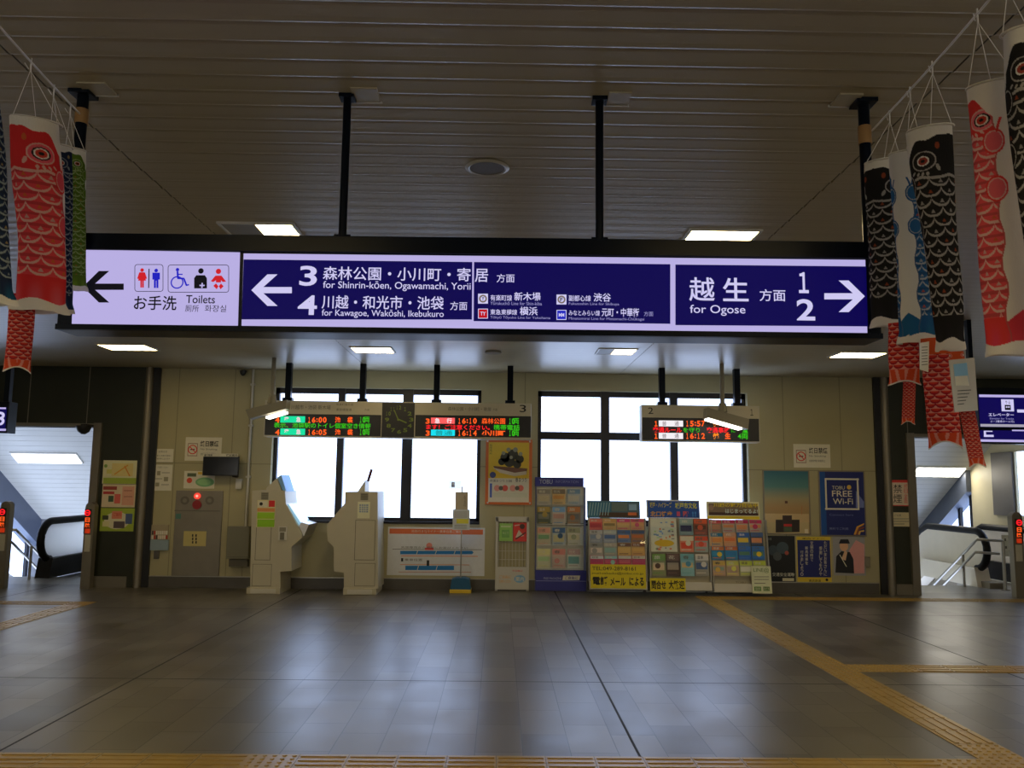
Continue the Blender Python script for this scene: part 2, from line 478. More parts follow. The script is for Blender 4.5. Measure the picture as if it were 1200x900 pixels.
# ------------------------------------------------------------------ windows
def window(name, h, mull_px, transom_px, thin):
    x0, x1 = h[0], h[1]
    root = bpy.data.objects.new(name, None); COL.objects.link(root); root.location = ((x0 + x1) / 2, D + 0.15, SILL)
    root['kind'] = 'structure'
    yf, yb = D + 0.11, D + 0.19
    f = MB(); e = 0.085
    f.box(x0, x1, yf, yb, HEAD - e, HEAD, M_frame); f.box(x0, x1, yf, yb, SILL, SILL + e * 0.8, M_frame)
    f.box(x0, x0 + 0.06, yf, yb, SILL, HEAD, M_frame); f.box(x1 - 0.06, x1, yf, yb, SILL, HEAD, M_frame)
    f.box(x0 - 0.0, x1, D - 0.02, D + 0.11, SILL - 0.02, SILL + 0.015, M_frame)
    Fw = frame(yf)
    zt = Fw.rect(600, transom_px[0], 700, transom_px[1])
    f.box(x0, x1, yf - 0.01, yb, zt[2], zt[3], M_frame)
    edges = [x0 + 0.06]
    for (a, b) in mull_px:
        q = Fw.rect(a, 480, b, 500); f.box(q[0], q[1], yf - 0.02, yb, SILL, HEAD, M_frame); edges += [q[0], q[1]]
    edges.append(x1 - 0.06)
    f.build('window_frame', root)
    if thin:
        q = MB(); a = Fw.rect(thin[0], 480, thin[1], 500); q.box(a[0], a[1], yf, yb, SILL, zt[2], M_frame); q.build('mullion', root)
    for k in range(0, len(edges), 2):
        for za, zb in ((SILL + e * 0.8, zt[2]), (zt[3], HEAD - e)):
            g = MB(); g.box(edges[k], edges[k + 1], D + 0.145, D + 0.151, za, zb, GLASS); g.build('pane', root)
    return root
window('window_1', wl, [(396, 404), (472, 484)], (507, 514), None)
window('window_2', wr, [(704, 714), (785, 794)], (506, 515), None)

for n_, h in ((8, REAR[0]), (9, REAR[1])):  # unseen rear windows, added to light the streamers from the front
    root = bpy.data.objects.new('window_%d' % n_, None); COL.objects.link(root); root['kind'] = 'structure'; root.location = ((h[0] + h[1]) / 2, YB - .1, h[2])
    f = MB()
    f.box(h[0], h[1], YB - .14, YB - .06, h[2], h[2] + .06, M_frame); f.box(h[0], h[1], YB - .14, YB - .06, h[3] - .06, h[3], M_frame)
    for k in range(5): x = h[0] + (h[1] - h[0]) * k / 4; f.box(x - .035, x + .035, YB - .14, YB - .06, h[2], h[3], M_frame)
    f.build('window_frame', root)
    for k in range(4):
        x = h[0] + (h[1] - h[0]) * k / 4; g = MB(); g.box(x + .035, x + (h[1] - h[0]) / 4 - .035, YB - .103, YB - .097, h[2] + .06, h[3] - .06, WARMING_GLASS); g.build('pane', root)

# ------------------------------------------------------------------ ceiling lamps
def ceiling_light(x, y, lab, lit=1.0, side=1, lx=1.12, ly=0.42):
    r = thing('ceiling_light', lab, 'light', (x, y, HC - 0.02), 'recessed ceiling lights')
    f = MB(); t = 0.022
    f.box(x - lx / 2 - t, x + lx / 2 + t, y - ly / 2 - t, y - ly / 2, HC - 0.014, HC + 0.01, M_whitep)
    f.box(x - lx / 2 - t, x + lx / 2 + t, y + ly / 2, y + ly / 2 + t, HC - 0.014, HC + 0.01, M_whitep)
    f.box(x - lx / 2 - t, x - lx / 2, y - ly / 2, y + ly / 2, HC - 0.014, HC + 0.01, M_whitep)
    f.box(x + lx / 2, x + lx / 2 + t, y - ly / 2, y + ly / 2, HC - 0.014, HC + 0.01, M_whitep)
    f.build('light_frame', r)
    lm = mat('lit_lamp_diffuser', (0.8, 0.8, 0.75), 0.4, emit=LAMP_COL, es=LAMP_STRENGTH)
    xm = x - lx / 2 + lx * (1 - lit)
    d = MB(); d.box(xm, x + lx / 2, y - ly / 2, y + ly / 2, HC - 0.009, HC + 0.005, lm); d.build('diffuser', r)
    if lit < 1:
        d = MB(); d.box(x - lx / 2, xm, y - ly / 2, y + ly / 2, HC - 0.010, HC + 0.005, mat('blank_lamp_cover', (0.30, 0.27, 0.2), 0.5, noise=0.05)); d.build('cover_plate', r)
    return r
def ceil_at(px, py): return at_z(px, py, HC)
for (px, py, wpx, lab, lit) in [
    (150, 406.5, 54, 'lit ceiling light below the left end of the hanging sign', 1),
    (437, 409.5, 45, 'lit ceiling light seen under the third and fourth platform lines of the sign', 1),
    (722, 411.5, 42, 'half-lit ceiling light with its left half blank, below the sign centre', 0.58),
    (1005, 415.5, 52, 'lit ceiling light below the right arrow of the sign', 1),
    (310, 272, 80, 'half-lit ceiling light above the left part of the hanging sign', 0.52),
    (841, 279.5, 76, 'fully lit ceiling light right above the hanging sign', 1)]:
    p = ceil_at(px, py); zc = (p - CP).dot(RC @ Vector((0, 0, -1)))
    ceiling_light(p.x, p.y, lab, lit, lx=wpx / FPX * zc)
rowY = ceil_at(600, 276).y; rowY2 = ceil_at(600, 410).y
for k, x in enumerate((-4.9, -1.65, 1.65, 4.8)):
    ceiling_light(x, 2 * rowY - rowY2, ['leftmost ceiling light of the row overhead of the viewpoint', 'second ceiling light of the row overhead of the viewpoint', 'third ceiling light of the row overhead of the viewpoint', 'rightmost ceiling light of the row overhead of the viewpoint'][k])
for k, x in enumerate((-4.9, 4.8)):
    ceiling_light(x, rowY, ['ceiling light outside the left end of the hanging sign', 'ceiling light outside the right end of the hanging sign'][k])

# round speaker in the ceiling
p = ceil_at(571, 196)
r = thing('ceiling_speaker', 'round flush speaker with pale rim in the slatted ceiling', 'speaker', (p.x, p.y, HC - 0.02))
m = MB(); seg = 36
for (ra, rb, za, zb, mm) in ((0.125, 0.105, HC - 0.003, HC - 0.012, M_whitep), (0.105, 0.098, HC - 0.012, HC - 0.008, M_whitep)):
    vs = []
    for k in range(seg):
        c, s_ = math.cos(2 * PI * k / seg), math.sin(2 * PI * k / seg)
        vs += [(p.x + ra * c, p.y + ra * s_, za), (p.x + rb * c, p.y + rb * s_, zb)]
    m.add(vs, [(2 * k, 2 * ((k + 1) % seg), 2 * ((k + 1) % seg) + 1, 2 * k + 1) for k in range(seg)], mm, True)
m.build('rim', r)
m = MB(); m.add([(p.x + 0.1 * math.cos(2 * PI * k / seg), p.y + 0.1 * math.sin(2 * PI * k / seg), HC - 0.008) for k in range(seg)], [tuple(range(seg))], mat('speaker_grille', (0.16, 0.13, 0.09), 0.6, noise=0.3, nscale=300)); m.build('grille', r)
# small round sensor further back
p = ceil_at(578, 411.5)
m = MB(); m.prism([(p.x + 0.11 * math.cos(2 * PI * k / 24), p.y + 0.11 * math.sin(2 * PI * k / 24)) for k in range(24)], HC - 0.03, HC, M_grey, axis='z')
tag(m.build('smoke_detector'), 'small brown round detector on ceiling under the sign', 'detector')
# access panels beside the pole tops
for k, (x0, y0, x1, y1, lab) in enumerate([(97, 96, 130, 110, 'access plate beside the leftmost sign pole'), (413, 102, 444, 118, 'access plate beside the second sign pole'), (712, 107, 738, 122, 'access plate beside the third sign pole'), (978, 109, 1006, 123, 'access plate beside the rightmost sign pole')]):
    a = ceil_at(x0, (y0 + y1) / 2); b = ceil_at(x1, (y0 + y1) / 2); c = ceil_at((x0 + x1) / 2, y0); d = ceil_at((x0 + x1) / 2, y1)
    m = MB(); m.box(a.x, b.x, c.y, d.y, HC - 0.008, HC + 0.003, M_ceil, 0.002); m.box(a.x - 0.006, b.x + 0.006, d.y, d.y + 0.006, HC - 0.011, HC, M_whitep)
    tag(m.build('access_plate'), 'small flush ceiling ' + lab, 'access plate', 'ceiling access plates')

# ------------------------------------------------------------------ the big hanging sign
SY = 3.53
SG = frame(SY, rz=-PSI)
M_lav = glow('backlit_white_panel', (184, 174, 226))
M_blue = glow('backlit_blue_panel', (8, 2, 78))
M_let = glow('backlit_white_letter', (205, 200, 240))
M_ik = glow('backlit_dark_letter', (12, 12, 20))
M_red = glow('backlit_red_symbol', (205, 30, 40))
M_sb = glow('backlit_blue_symbol', (30, 30, 190))
sign = thing('direction_sign', 'long backlit navy direction sign hanging across the hall on four poles', 'sign', tuple(SG.M @ Vector((0, 0, 2.2))))
m = MB(SG)
a, b, c, d = SG.rect(70, 279, 1031, 392)
m.box(a, b, 0, 0.17, c, d, M_navy, 0.006)
# raised upper cornice and lower lip round the panels
pz = SG.rect(70, 296, 1031, 386)
m.box(a, b, -0.014, 0, SG.px(560, 298.5)[1], d, M_navy, 0.003)
m.box(a, b, -0.014, 0, c, SG.px(560, 385.5)[1], M_navy, 0.003)
m.build('sign_case', sign)
m = MB(SG); m.ppoly([(88, 292.5), (281, 295.7), (278.5, 382.5), (84, 380)], M_lav, -0.004, 0.004)
white = m.build('white_panel', sign)
m = MB(SG)
def arrow(m, tipx, tipy, tailx, hw, th, mt, d):
    s_ = 1 if tailx > tipx else -1
    hl = hw * 1.02
    m.ppoly([(tailx, tipy - th / 2), (tipx + s_ * th * 1.0, tipy - th / 2), (tipx + s_ * th * 1.0, tipy + th / 2), (tailx, tipy + th / 2)], mt, d)
    m.ppoly([(tipx, tipy), (tipx + s_ * hl, tipy - hw), (tipx + s_ * (hl + th * 1.65), tipy - hw), (tipx + s_ * th * 1.4, tipy)], mt, d)
    m.ppoly([(tipx, tipy), (tipx + s_ * hl, tipy + hw), (tipx + s_ * (hl + th * 1.65), tipy + hw), (tipx + s_ * th * 1.4, tipy)], mt, d)
dd = -0.006
arrow(m, 97, 336, 145, 18.5, 7.4, M_ik, dd)
m.ptext('お手洗', 157, 346.5, 207, 363.5, M_ik, dd, 0.012)
m.ptext('Toilets', 218, 346, 252, 355.5, M_ik, dd, 0.008)
m.ptext('厠所', 217, 357.5, 233, 365.5, M_ik, dd); m.ptext('화장실', 240, 357.5, 265, 365.5, M_ik, dd)
def rrect_line(m, x0, y0, x1, y1, r, wd, mt, d):
    pts = []
    for cx, cy, a0 in ((x1 - r, y0 + r, -90), (x1 - r, y1 - r, 0), (x0 + r, y1 - r, 90), (x0 + r, y0 + r, 180)):
        for k in range(5):
            t_ = math.radians(a0 + k * 22.5); pts.append((cx + r * math.cos(t_), cy + r * math.sin(t_)))
    for i in range(len(pts)):
        m.pline(*pts[i], *pts[(i + 1) % len(pts)], wd, mt, d)
rrect_line(m, 158, 310, 191, 341.5, 3, 0.7, M_ik, dd); rrect_line(m, 197, 310.5, 268, 342.5, 3, 0.7, M_ik, dd)
def person(m, cx, top, h, mt, dress):
    m.pdisc(cx, top + h * 0.09, h * 0.095, mt, dd)
    y0 = top + h * 0.2
    if dress:
        m.ppoly([(cx - 2.5, y0), (cx + 2.5, y0), (cx + 4.6, y0 + h * .44), (cx - 4.6, y0 + h * .44)], mt, dd)
        for s_ in (-1, 1):
            m.pline(cx + s_ * 2.6, y0 + .4, cx + s_ * 5, y0 + h * .34, 1.6, mt, dd); m.pline(cx + s_ * 1.1, y0 + h * .4, cx + s_ * 1.1, top + h, 1.9, mt, dd)
    else:
        m.ppoly([(cx - 4.4, y0), (cx + 4.4, y0), (cx + 4.4, y0 + h * .36), (cx + 2.6, y0 + h * .36), (cx + 2.6, top + h), (cx + .3, top + h), (cx + .3, y0 + h * .42), (cx - .3, y0 + h * .42), (cx - .3, top + h), (cx - 2.6, top + h), (cx - 2.6, y0 + h * .36), (cx - 4.4, y0 + h * .36)], mt, dd)
person(m, 166.5, 314.5, 22.5, M_red, True); person(m, 183, 315, 22.5, M_sb, False)
m.pline(174.7, 315, 174.2, 337.5, 1.2, M_ik, dd)
# wheelchair, ostomate, baby
m.pdisc(208, 316, 2, M_sb, dd); m.pline(208, 318, 208.6, 326.5, 2.2, M_sb, dd); m.pline(208, 326, 216, 326.5, 2, M_sb, dd); m.pline(215.5, 326.5, 218.5, 334.5, 2, M_sb, dd); m.pline(218, 334.5, 221.5, 333.5, 1.6, M_sb, dd); m.pline(208.5, 321.5, 214, 321.5, 1.3, M_sb, dd)
m.pring(207.5, 331, 7.6, 1.5, M_sb, dd)
m.pdisc(235.5, 317.5, 3.2, M_ik, dd); m.ppoly([(227.5, 338), (227.5, 326), (230, 322.5), (240, 322.5), (242.5, 326), (242.5, 338)], M_ik, dd)
m.ptext('+', 233.8, 331.5, 239.8, 337.5, M_lav, dd - .0015, 0.03)
m.pdisc(256, 318, 3.1, M_red, dd); m.ppoly([(247, 329.5), (252.5, 323), (259.5, 323), (265, 330), (261, 330.5), (259, 328.5), (259, 331), (253, 331), (253, 328.5), (250, 330.5)], M_red, dd)
m.ppoly([(250, 335), (253, 332), (256, 335.5), (254, 339)], M_red, dd); m.ppoly([(262, 335.5), (259, 332), (256.4, 335.5), (258.5, 339)], M_red, dd)
m.build('lettering', white)

m = MB(SG)
m.ppoly([(285.5, 297), (1014, 304.5), (1016.5, 391), (283, 382.5)], M_lav, -0.003, 0.003)   # white ground = stripes
blue = m.build('navy_panel', sign)
m = MB(SG)
for q in ([(285.5, 304), (553.5, 307), (553, 374.5), (283.2, 374.3)], [(555.5, 307), (785.5, 309.6), (785.5, 379.5), (555, 376.3)], [(791.5, 310), (1015, 312.2), (1017, 382.5), (791.5, 381)]):
    m.ppoly(q, M_blue, -0.0045)
m.build('navy_film', blue)
m = MB(SG); dd = -0.006
arrow(m, 294.5, 340, 342, 18.5, 7.2, M_let, dd)
m.ptext('3', 351, 311.5, 371.5, 335, M_let, dd, 0.018)
m.ptext('4', 349, 346, 371.5, 369, M_let, dd, 0.018)
m.ptext('森林公園・小川町・寄', 378.5, 313, 551.5, 329, M_let, dd, 0.009)
m.ptext('居', 556.5, 315, 572, 330.5, M_let, dd, 0.009)
m.ptext('for Shinrin-kōen, Ogawamachi, Yorii', 378.5, 330, 551.5, 341, M_let, dd, 0.004)
m.ptext('川越・和光市・池袋', 377, 346.5, 520, 362.5, M_let, dd, 0.009)
m.ptext('for Kawagoe, Wakōshi, Ikebukuro', 377, 363, 520, 373, M_let, dd, 0.004)
m.ptext('方面', 527.5, 353.5, 547.5, 363.5, M_let, dd, 0.006)
m.ptext('方面', 582, 321, 603, 331, M_let, dd, 0.006)
M_le2 = glow('backlit_lettering_faint', (150, 145, 200))
icons = []
def icon(cx, cy, frame_m, fill, ringm, s_):
    m = MB(SG); icons.append(m)
    m.ppoly([(cx - 5.8, cy - 5.8), (cx + 5.8, cy - 5.8), (cx + 5.8, cy + 5.8), (cx - 5.8, cy + 5.8)], frame_m, dd)
    if ringm: m.pring(cx, cy, 4.7, 1.8, ringm, dd - .0015)
    else: m.ppoly([(cx - 5, cy - 5), (cx + 5, cy - 5), (cx + 5, cy + 5), (cx - 5, cy + 5)], fill, dd - .001)
    hw = 1.6 * len(s_)
    m.ptext(s_, cx - hw, cy - 2.2, cx + hw, cy + 2.2, M_ik if ringm else M_let, dd - .003, 0.02)
M_gold = glow('backlit_brown_ring', (120, 105, 95)); M_rd2 = glow('backlit_red_icon', (190, 15, 30)); M_bl2 = glow('backlit_blue_icon', (20, 30, 190))
icon(566, 350, M_let, None, M_gold, 'Y'); icon(566, 367.5, M_let, M_rd2, None, 'TY'); icon(658, 351, M_let, None, M_gold, 'F'); icon(658, 369, M_let, M_bl2, None, 'MM')
m.ptext('有楽町線', 574.5, 345.5, 600, 352.5, M_let, dd, 0.01); m.ptext('新木場', 602.5, 342.5, 633.5, 352.5, M_let, dd, 0.014)
m.ptext('Yūrakuchō Line for Shin-kiba', 574.5, 353.5, 635, 357.5, M_le2, dd)
m.ptext('東急東横線', 574.5, 362.5, 606, 369, M_let, dd, 0.01); m.ptext('横浜', 609, 359.5, 630, 369.5, M_let, dd, 0.014)
m.ptext('Tōkyū Tōyoko Line for Yokohama', 574.5, 370.5, 645, 374.5, M_le2, dd)
m.ptext('副都心線', 666.5, 346, 692.5, 353, M_let, dd, 0.01); m.ptext('渋谷', 695.5, 343.5, 716, 353.5, M_let, dd, 0.014)
m.ptext('Fukutoshin Line for Shibuya', 666.5, 354.5, 725.5, 358.5, M_le2, dd)
m.ptext('みなとみらい線', 666.5, 363.5, 703, 370, M_let, dd, 0.01); m.ptext('元町・中華街', 705, 361, 749, 371, M_let, dd, 0.014)
m.ptext('Minatomirai Line for Motomachi-Chūkagai', 666.5, 371.8, 755, 376, M_le2, dd)
m.ptext('方面', 754.5, 365, 765.5, 370.5, M_le2, dd)
m.ptext('越', 807.5, 325, 837.5, 353, M_let, dd, 0.010); m.ptext('生', 847, 325.5, 877, 353, M_let, dd, 0.014)
m.ptext('for Ogose', 808.5, 357.5, 873.5, 370, M_let, dd, 0.004)
m.ptext('方面', 890, 339, 920.5, 353, M_let, dd, 0.008)
m.ptext('１', 936, 319, 947.5, 343.5, M_let, dd, 0.02); m.ptext('2', 933.5, 350.5, 955, 375.5, M_let, dd, 0.02)
arrow(m, 1013.5, 347.2, 966, 18.5, 7.2, M_let, dd)
m.build('lettering', blue)
for q in icons: q.build('line_icon', blue)
# four hanging poles
for (px, ytop, ybot, tape, wd) in ((91.5, 97, 285, True, 13), (404.5, 103, 279, False, 9.5), (702.5, 108, 283, False, 9.5), (1015, 111, 288, True, 13)):
    x0, x1, z0, z1 = SG.rect(px - wd / 2, ytop, px + wd / 2, ybot, 0.085)
    xm = (x0 + x1) / 2; rr = (x1 - x0) / 2
    m = MB(SG)
    yc = 0.085
    m.tube([(xm, yc, d - 0.002), (xm, yc, HC)], rr, M_navy, 16)
    m.box(xm - rr * 1.9, xm + rr * 1.9, yc - rr * 1.9, yc + rr * 1.9, HC - 0.02, HC, M_navy, 0.003)
    if not tape: m.box(xm - rr * 2, xm + rr * 2, yc - 0.03, yc + 0.03, d, d + 0.022, M_navy, 0.004); m.tube([(xm - rr * 2, yc, d + 0.03), (xm + rr * 2, yc, d + 0.03)], 0.007, M_navy, 8)
    o = m.build('hanging_pole', sign)
    if tape:
        m = MB(SG); zt = SG.px(px, 168 if px > 500 else 144, 0.085)[1]; zb = SG.px(px, 150 if px > 500 else 130, 0.085)[1]
        m.tube([(xm, yc, zt - 0.005), (xm, yc, zb + 0.006)], rr + 0.004, M_tape, 16); m.build('tape_band', o)

# ------------------------------------------------------------------ koinobori
def cloth_mat(name):
    m = bpy.data.materials.new(name); m.use_nodes = True
    nt = m.node_tree; L = nt.links; b = nt.nodes['Principled BSDF']
    vc = nt.nodes.new('ShaderNodeVertexColor'); vc.layer_name = 'print'
    L.new(vc.outputs['Color'], b.inputs['Base Color'])
    b.inputs['Roughness'].default_value = 0.75; b.inputs['Specular IOR Level'].default_value = 0.3
    tr = nt.nodes.new('ShaderNodeBsdfTranslucent'); mx = nt.nodes.new('ShaderNodeMixShader'); mx.inputs[0].default_value = 0.22
    L.new(vc.outputs['Color'], tr.inputs[0]); L.new(b.outputs[0], mx.inputs[1]); L.new(tr.outputs[0], mx.inputs[2])
    L.new(mx.outputs[0], nt.nodes['Material Output'].inputs[0])
    n = nt.nodes.new('ShaderNodeTexNoise'); n.inputs['Scale'].default_value = 30
    bp = nt.nodes.new('ShaderNodeBump'); bp.inputs['Strength'].default_value = 0.15; bp.inputs['Distance'].default_value = 0.01
    L.new(n.outputs['Fac'], bp.inputs['Height']); L.new(bp.outputs[0], b.inputs['Normal'])
    return m
M_cloth = cloth_mat('printed_streamer_cloth')
CREAM = np.array((0.82, 0.79, 0.73))
def sstep(a, b, x):
    t = np.clip((x - a) / (b - a), 0, 1); return t * t * (3 - 2 * t)
def paint(th, t, T, pal, seed, eye_s=0.42, bl0=0.78):
    """th: signed angle from the back in units of the half girth (-1..1), t: length from the mouth in half girths"""
    rng = np.random.RandomState(seed)
    body, body2, line, acc, iris, tail = [np.array(c) for c in pal]
    s = np.abs(th)
    C = np.zeros(th.shape + (3,)); C[:] = body
    head, scale_end, tail_end = 1.02, T - 0.68, T - 0.20
    wash = 0.5 + 0.5 * np.sin(s * 9 + t * 3 + rng.rand() * 6)
    mid = (t > head) & (t < scale_end)
    C = np.where((mid)[..., None], body * 0.65 + body2 * 0.35, C)
    # tail: brushed colour
    k = sstep(scale_end, T - 0.2, t) * (0.55 + 0.45 * np.sin(s * 22 + 1.3))
    C = np.where((t >= scale_end)[..., None], body * (1 - k[..., None]) + tail * k[..., None], C)
    # scales
    h, wd = 0.20, 0.35
    i = np.floor((t - head) / h); fr = (t - head) / h - i
    u = th / wd + 0.5 * (i % 2); du = (u - np.floor(u) - 0.5) * 2
    arc = np.sqrt(np.clip(1 - du ** 2, 0, 1)) * 0.92
    edge = np.abs(fr - arc) < 0.13
    u2 = th / wd + 0.5 * ((i + 1) % 2); du2 = (u2 - np.floor(u2) - 0.5) * 2
    tri = (fr > 0.28) & (fr < 0.62) & (np.abs(du) < (fr - 0.22) * 0.55)
    par = ((np.floor(u) * 7 + i * 3) % 5) < 2
    inside = mid & (fr < arc)
    C = np.where((inside & (fr < 0.30))[..., None], C * 0.72, C)
    C = np.where((mid & tri & par)[..., None], acc, C)
    C = np.where((mid & tri & ~par)[..., None], line * 0.8, C)
    C = np.where((mid & edge)[..., None], line, C)
    # last scallop row and gill line
    g = head - 0.03 + 0.05 * np.abs(np.sin(th * 6.5))
    C = np.where((np.abs(t - g) < 0.028)[..., None], line, C)
    # teardrop strokes on the cheek
    for (a, b_, rs, rt, an) in ((0.20, 0.84, .030, .075, .3), (0.36, 0.945, .022, .045, 0), (0.44, 0.94, .022, .045, -.25), (0.52, 0.93, .020, .042, -.5), (0.61, 0.90, .020, .045, -.8)):
        x, y_ = s - a, t - b_
        xr, yr = x * math.cos(an) + y_ * math.sin(an), -x * math.sin(an) + y_ * math.cos(an)
        C = np.where((((xr / rs) ** 2 + (yr / rt) ** 2) < 1)[..., None], line, C)
    C = np.where(((((s - .20) / .035) ** 2 + ((t - .40) / .07) ** 2) < 1)[..., None], acc, C)
    # eye
    d = np.hypot(s - eye_s, t - 0.68)
    for rad, cc in ((.20, line), (.175, body2), (.125, np.array((.008, .008, .008))), (.10, CREAM), (.078, iris), (.035, np.array((.012, .01, .01)))):
        C = np.where((d < rad)[..., None], cc, C)
    # white belly with fin lobes
    bl = bl0 + 0.03 * np.sin(t * 7)
    belly = s > bl
    C = np.where((np.abs(s - bl) < 0.022)[..., None], body * 0.6 + line * 0.15, C)
    C = np.where(belly[..., None], CREAM, C)
    for tc in (1.12, 2.0):
        lobe = np.hypot((s - bl0 + 0.04) / 0.15, (t - tc) / 0.24)
        C = np.where((lobe < 1)[..., None], body, C); C = np.where((lobe < .84)[..., None], line, C)
        C = np.where((lobe < .74)[..., None], body2 * 0.7 + body * .3, C)
    C = np.where((belly & (t > scale_end - 0.12 + 0.22 * (1 - (s - bl) * 4)))[..., None], body * (1 - .5) + tail * .5, C)
    # whiskers
    wv = 0.86 + 0.05 * np.sin((t - 0.2) * 6)
    C = np.where(((np.abs(s - wv) < 0.018) & (t > .28) & (t < .95))[..., None], body, C)
    # white mouth with a slanting hood line, and white hem
    mb_ = 0.17 + 0.09 * sstep(0.05, 0.4, s) + 0.42 * sstep(.52, .80, s) + 0.015 * np.sin(s * 23)
    C = np.where((t < mb_)[..., None], CREAM, C)
    hem = tail_end + 0.045 * np.sin(th * 10 + seed)
    C = np.where((t > hem)[..., None], CREAM, C)
    return C

def streamer(name, top, bot, half_w, parent, front, pal, seed, flat=0.5, taper=0.95, nu=200, nv=300, paintf=paint, wav=1.0, fork=0.0, eye_s=0.42, bl0=0.78):
    top, bot = Vector(top), Vector(bot)
    a = half_w; b = half_w * flat
    u = np.linspace(0, 2 * PI, nu, endpoint=False); v = np.linspace(0, 1, nv)
    U, V = np.meshgrid(u, v)
    L = (top - bot).length
    per = PI * (3 * (a + b) - math.sqrt((3 * a + b) * (a + 3 * b)))
    half = per / 2; T = L / half
    rng = np.random.RandomState(seed + 50); ph = rng.rand(6) * 6.28
    prof = 1 - (1 - taper) * V + 0.035 * wav * np.sin(V * 9 + ph[0])
    # softer, flatter towards the end
    fl = 1 - 0.35 * sstep(0.25, 0.9, V)
    fold = 1 + wav * (0.03 * np.sin(3 * U + V * 5 + ph[1]) + 0.025 * np.sin(5 * U - V * 8 + ph[2]) + 0.05 * V ** 2 * np.sin(4 * U + ph[3]))
    flare = 1 + 0.16 * wav * sstep(0.93, 1.0, V) * (1 + np.sin(4 * U + ph[4]))
    R = prof * fold * flare
    cx = top.x + (bot.x - top.x) * V + 0.05 * a * wav * np.sin(V * 6 + ph[5])
    cy = top.y + (bot.y - top.y) * V + 0.10 * a * wav * np.sin(V * 5 + ph[0])
    cz = top.z + (bot.z - top.z) * V
    # U = 0 is the flat front of the streamer, turned towards the hall's entrance side
    nn = math.hypot(top.x, top.y); sp, cp = -top.x / nn, top.y / nn
    dx, dy = a * R * np.sin(U), -b * R * fl * np.cos(U)
    X = cx + dx * cp - dy * sp; Y = cy + dx * sp + dy * cp
    Z = cz + 0.02 * wav * half * sstep(0.9, 1, V) * np.sin(3 * U + ph[2])
    if fork: Z = Z + fork * sstep(0.88, 1, V) * np.cos(np.clip(np.sin(U), -1, 1) * PI / 2) * L
    th = ((U / PI - front + 1) % 2) - 1      # angle from the back seam, -1..1
    C = paintf(th, V * T, T, pal, seed, eye_s, bl0)
    n = nu * nv
    co = np.stack([X, Y, Z], -1).reshape(-1, 3).astype(np.float32)
    ii, jj = np.meshgrid(np.arange(nv - 1), np.arange(nu), indexing='ij')
    j2 = (jj + 1) % nu
    F = np.stack([ii * nu + jj, ii * nu + j2, (ii + 1) * nu + j2, (ii + 1) * nu + jj], -1).reshape(-1, 4)
    me = bpy.data.meshes.new(name)
    me.vertices.add(n); me.vertices.foreach_set('co', co.ravel())
    me.loops.add(F.size); me.loops.foreach_set('vertex_index', F.ravel().astype(np.int32))
    me.polygons.add(len(F)); me.polygons.foreach_set('loop_start', np.arange(0, F.size, 4, dtype=np.int32))
    me.update(calc_edges=True); me.validate()
    me.polygons.foreach_set('use_smooth', [True] * len(me.polygons))
    at = me.color_attributes.new('print', 'FLOAT_COLOR', 'POINT')
    at.data.foreach_set('color', np.concatenate([C.reshape(-1, 3), np.ones((n, 1))], 1).astype(np.float32).ravel())
    me.materials.append(M_cloth)
    o = bpy.data.objects.new(name, me); COL.objects.link(o)
    if parent is not None: attach(o, parent)
    return o

# ropes: from each outer pole towards the viewer under the ceiling
def rope_at(p0, p1, px):
    """point of the rope that shows at picture column px"""
    best = None
    for k in range(401):
        p = p0 + (p1 - p0) * (k / 400); q = RC.transposed() @ (p - CP)
        if q.z < -0.1:
            x = 600 + FPX * q.x / -q.z
            if best is None or abs(x - px) < best[0]: best = (abs(x - px), p)
    return best[1]
def on_depth(px, py, Y):
    r = ray(px, py); return CP + r * (Y / r.y)
lp0 = on_depth(93, 133, SY + 0.05); lp1 = at_z(0, 25, lp0.z + 0.02); lp1 = lp0 + (lp1 - lp0) * 1.9
rp0 = on_depth(1022, 153, SY + 0.05); rp1 = at_z(1158, -5, rp0.z + 0.02); rp1 = rp0 + (rp1 - rp0) * 1.6
m = MB(); m.tube([lp0 + (lp1 - lp0) * (k / 12) - Vector((0, 0, 0.02 * math.sin(PI * k / 12))) for k in range(13)], 0.0045, M_rope, 8)
tag(m.build('streamer_rope'), 'white cord running from the taped left sign pole, carrying carp streamers', 'rope')
m = MB(); m.tube([rp0 + (rp1 - rp0) * (k / 12) - Vector((0, 0, 0.02 * math.sin(PI * k / 12))) for k in range(13)], 0.0045, M_rope, 8)
tag(m.build('streamer_rope'), 'white cord running from the taped right sign pole, carrying carp streamers', 'rope')

RED = [(0.70, 0.026, 0.030), (0.80, 0.11, 0.15), (0.72, 0.42, 0.36), (0.62, 0.13, 0.03), (0.62, 0.05, 0.03), (0.72, 0.10, 0.13)]
PINK = [(0.76, 0.045, 0.045), (0.82, 0.17, 0.21), (0.75, 0.48, 0.44), (0.62, 0.12, 0.05), (0.6, 0.05, 0.03), (0.72, 0.05, 0.10)]
BLK = [(0.012, 0.011, 0.011), (0.020, 0.017, 0.017), (0.40, 0.38, 0.35), (0.30, 0.06, 0.02), (0.36, 0.05, 0.03), (0.018, 0.016, 0.018)]
NAVY = [(0.008, 0.018, 0.060), (0.012, 0.035, 0.10), (0.28, 0.33, 0.36), (0.30, 0.22, 0.10), (0.45, 0.06, 0.04), (0.008, 0.09, 0.19)]
BLUE = [(0.012, 0.10, 0.28), (0.03, 0.15, 0.36), (0.42, 0.46, 0.50), (0.5, 0.10, 0.06), (0.5, 0.05, 0.04), (0.012, 0.14, 0.30)]
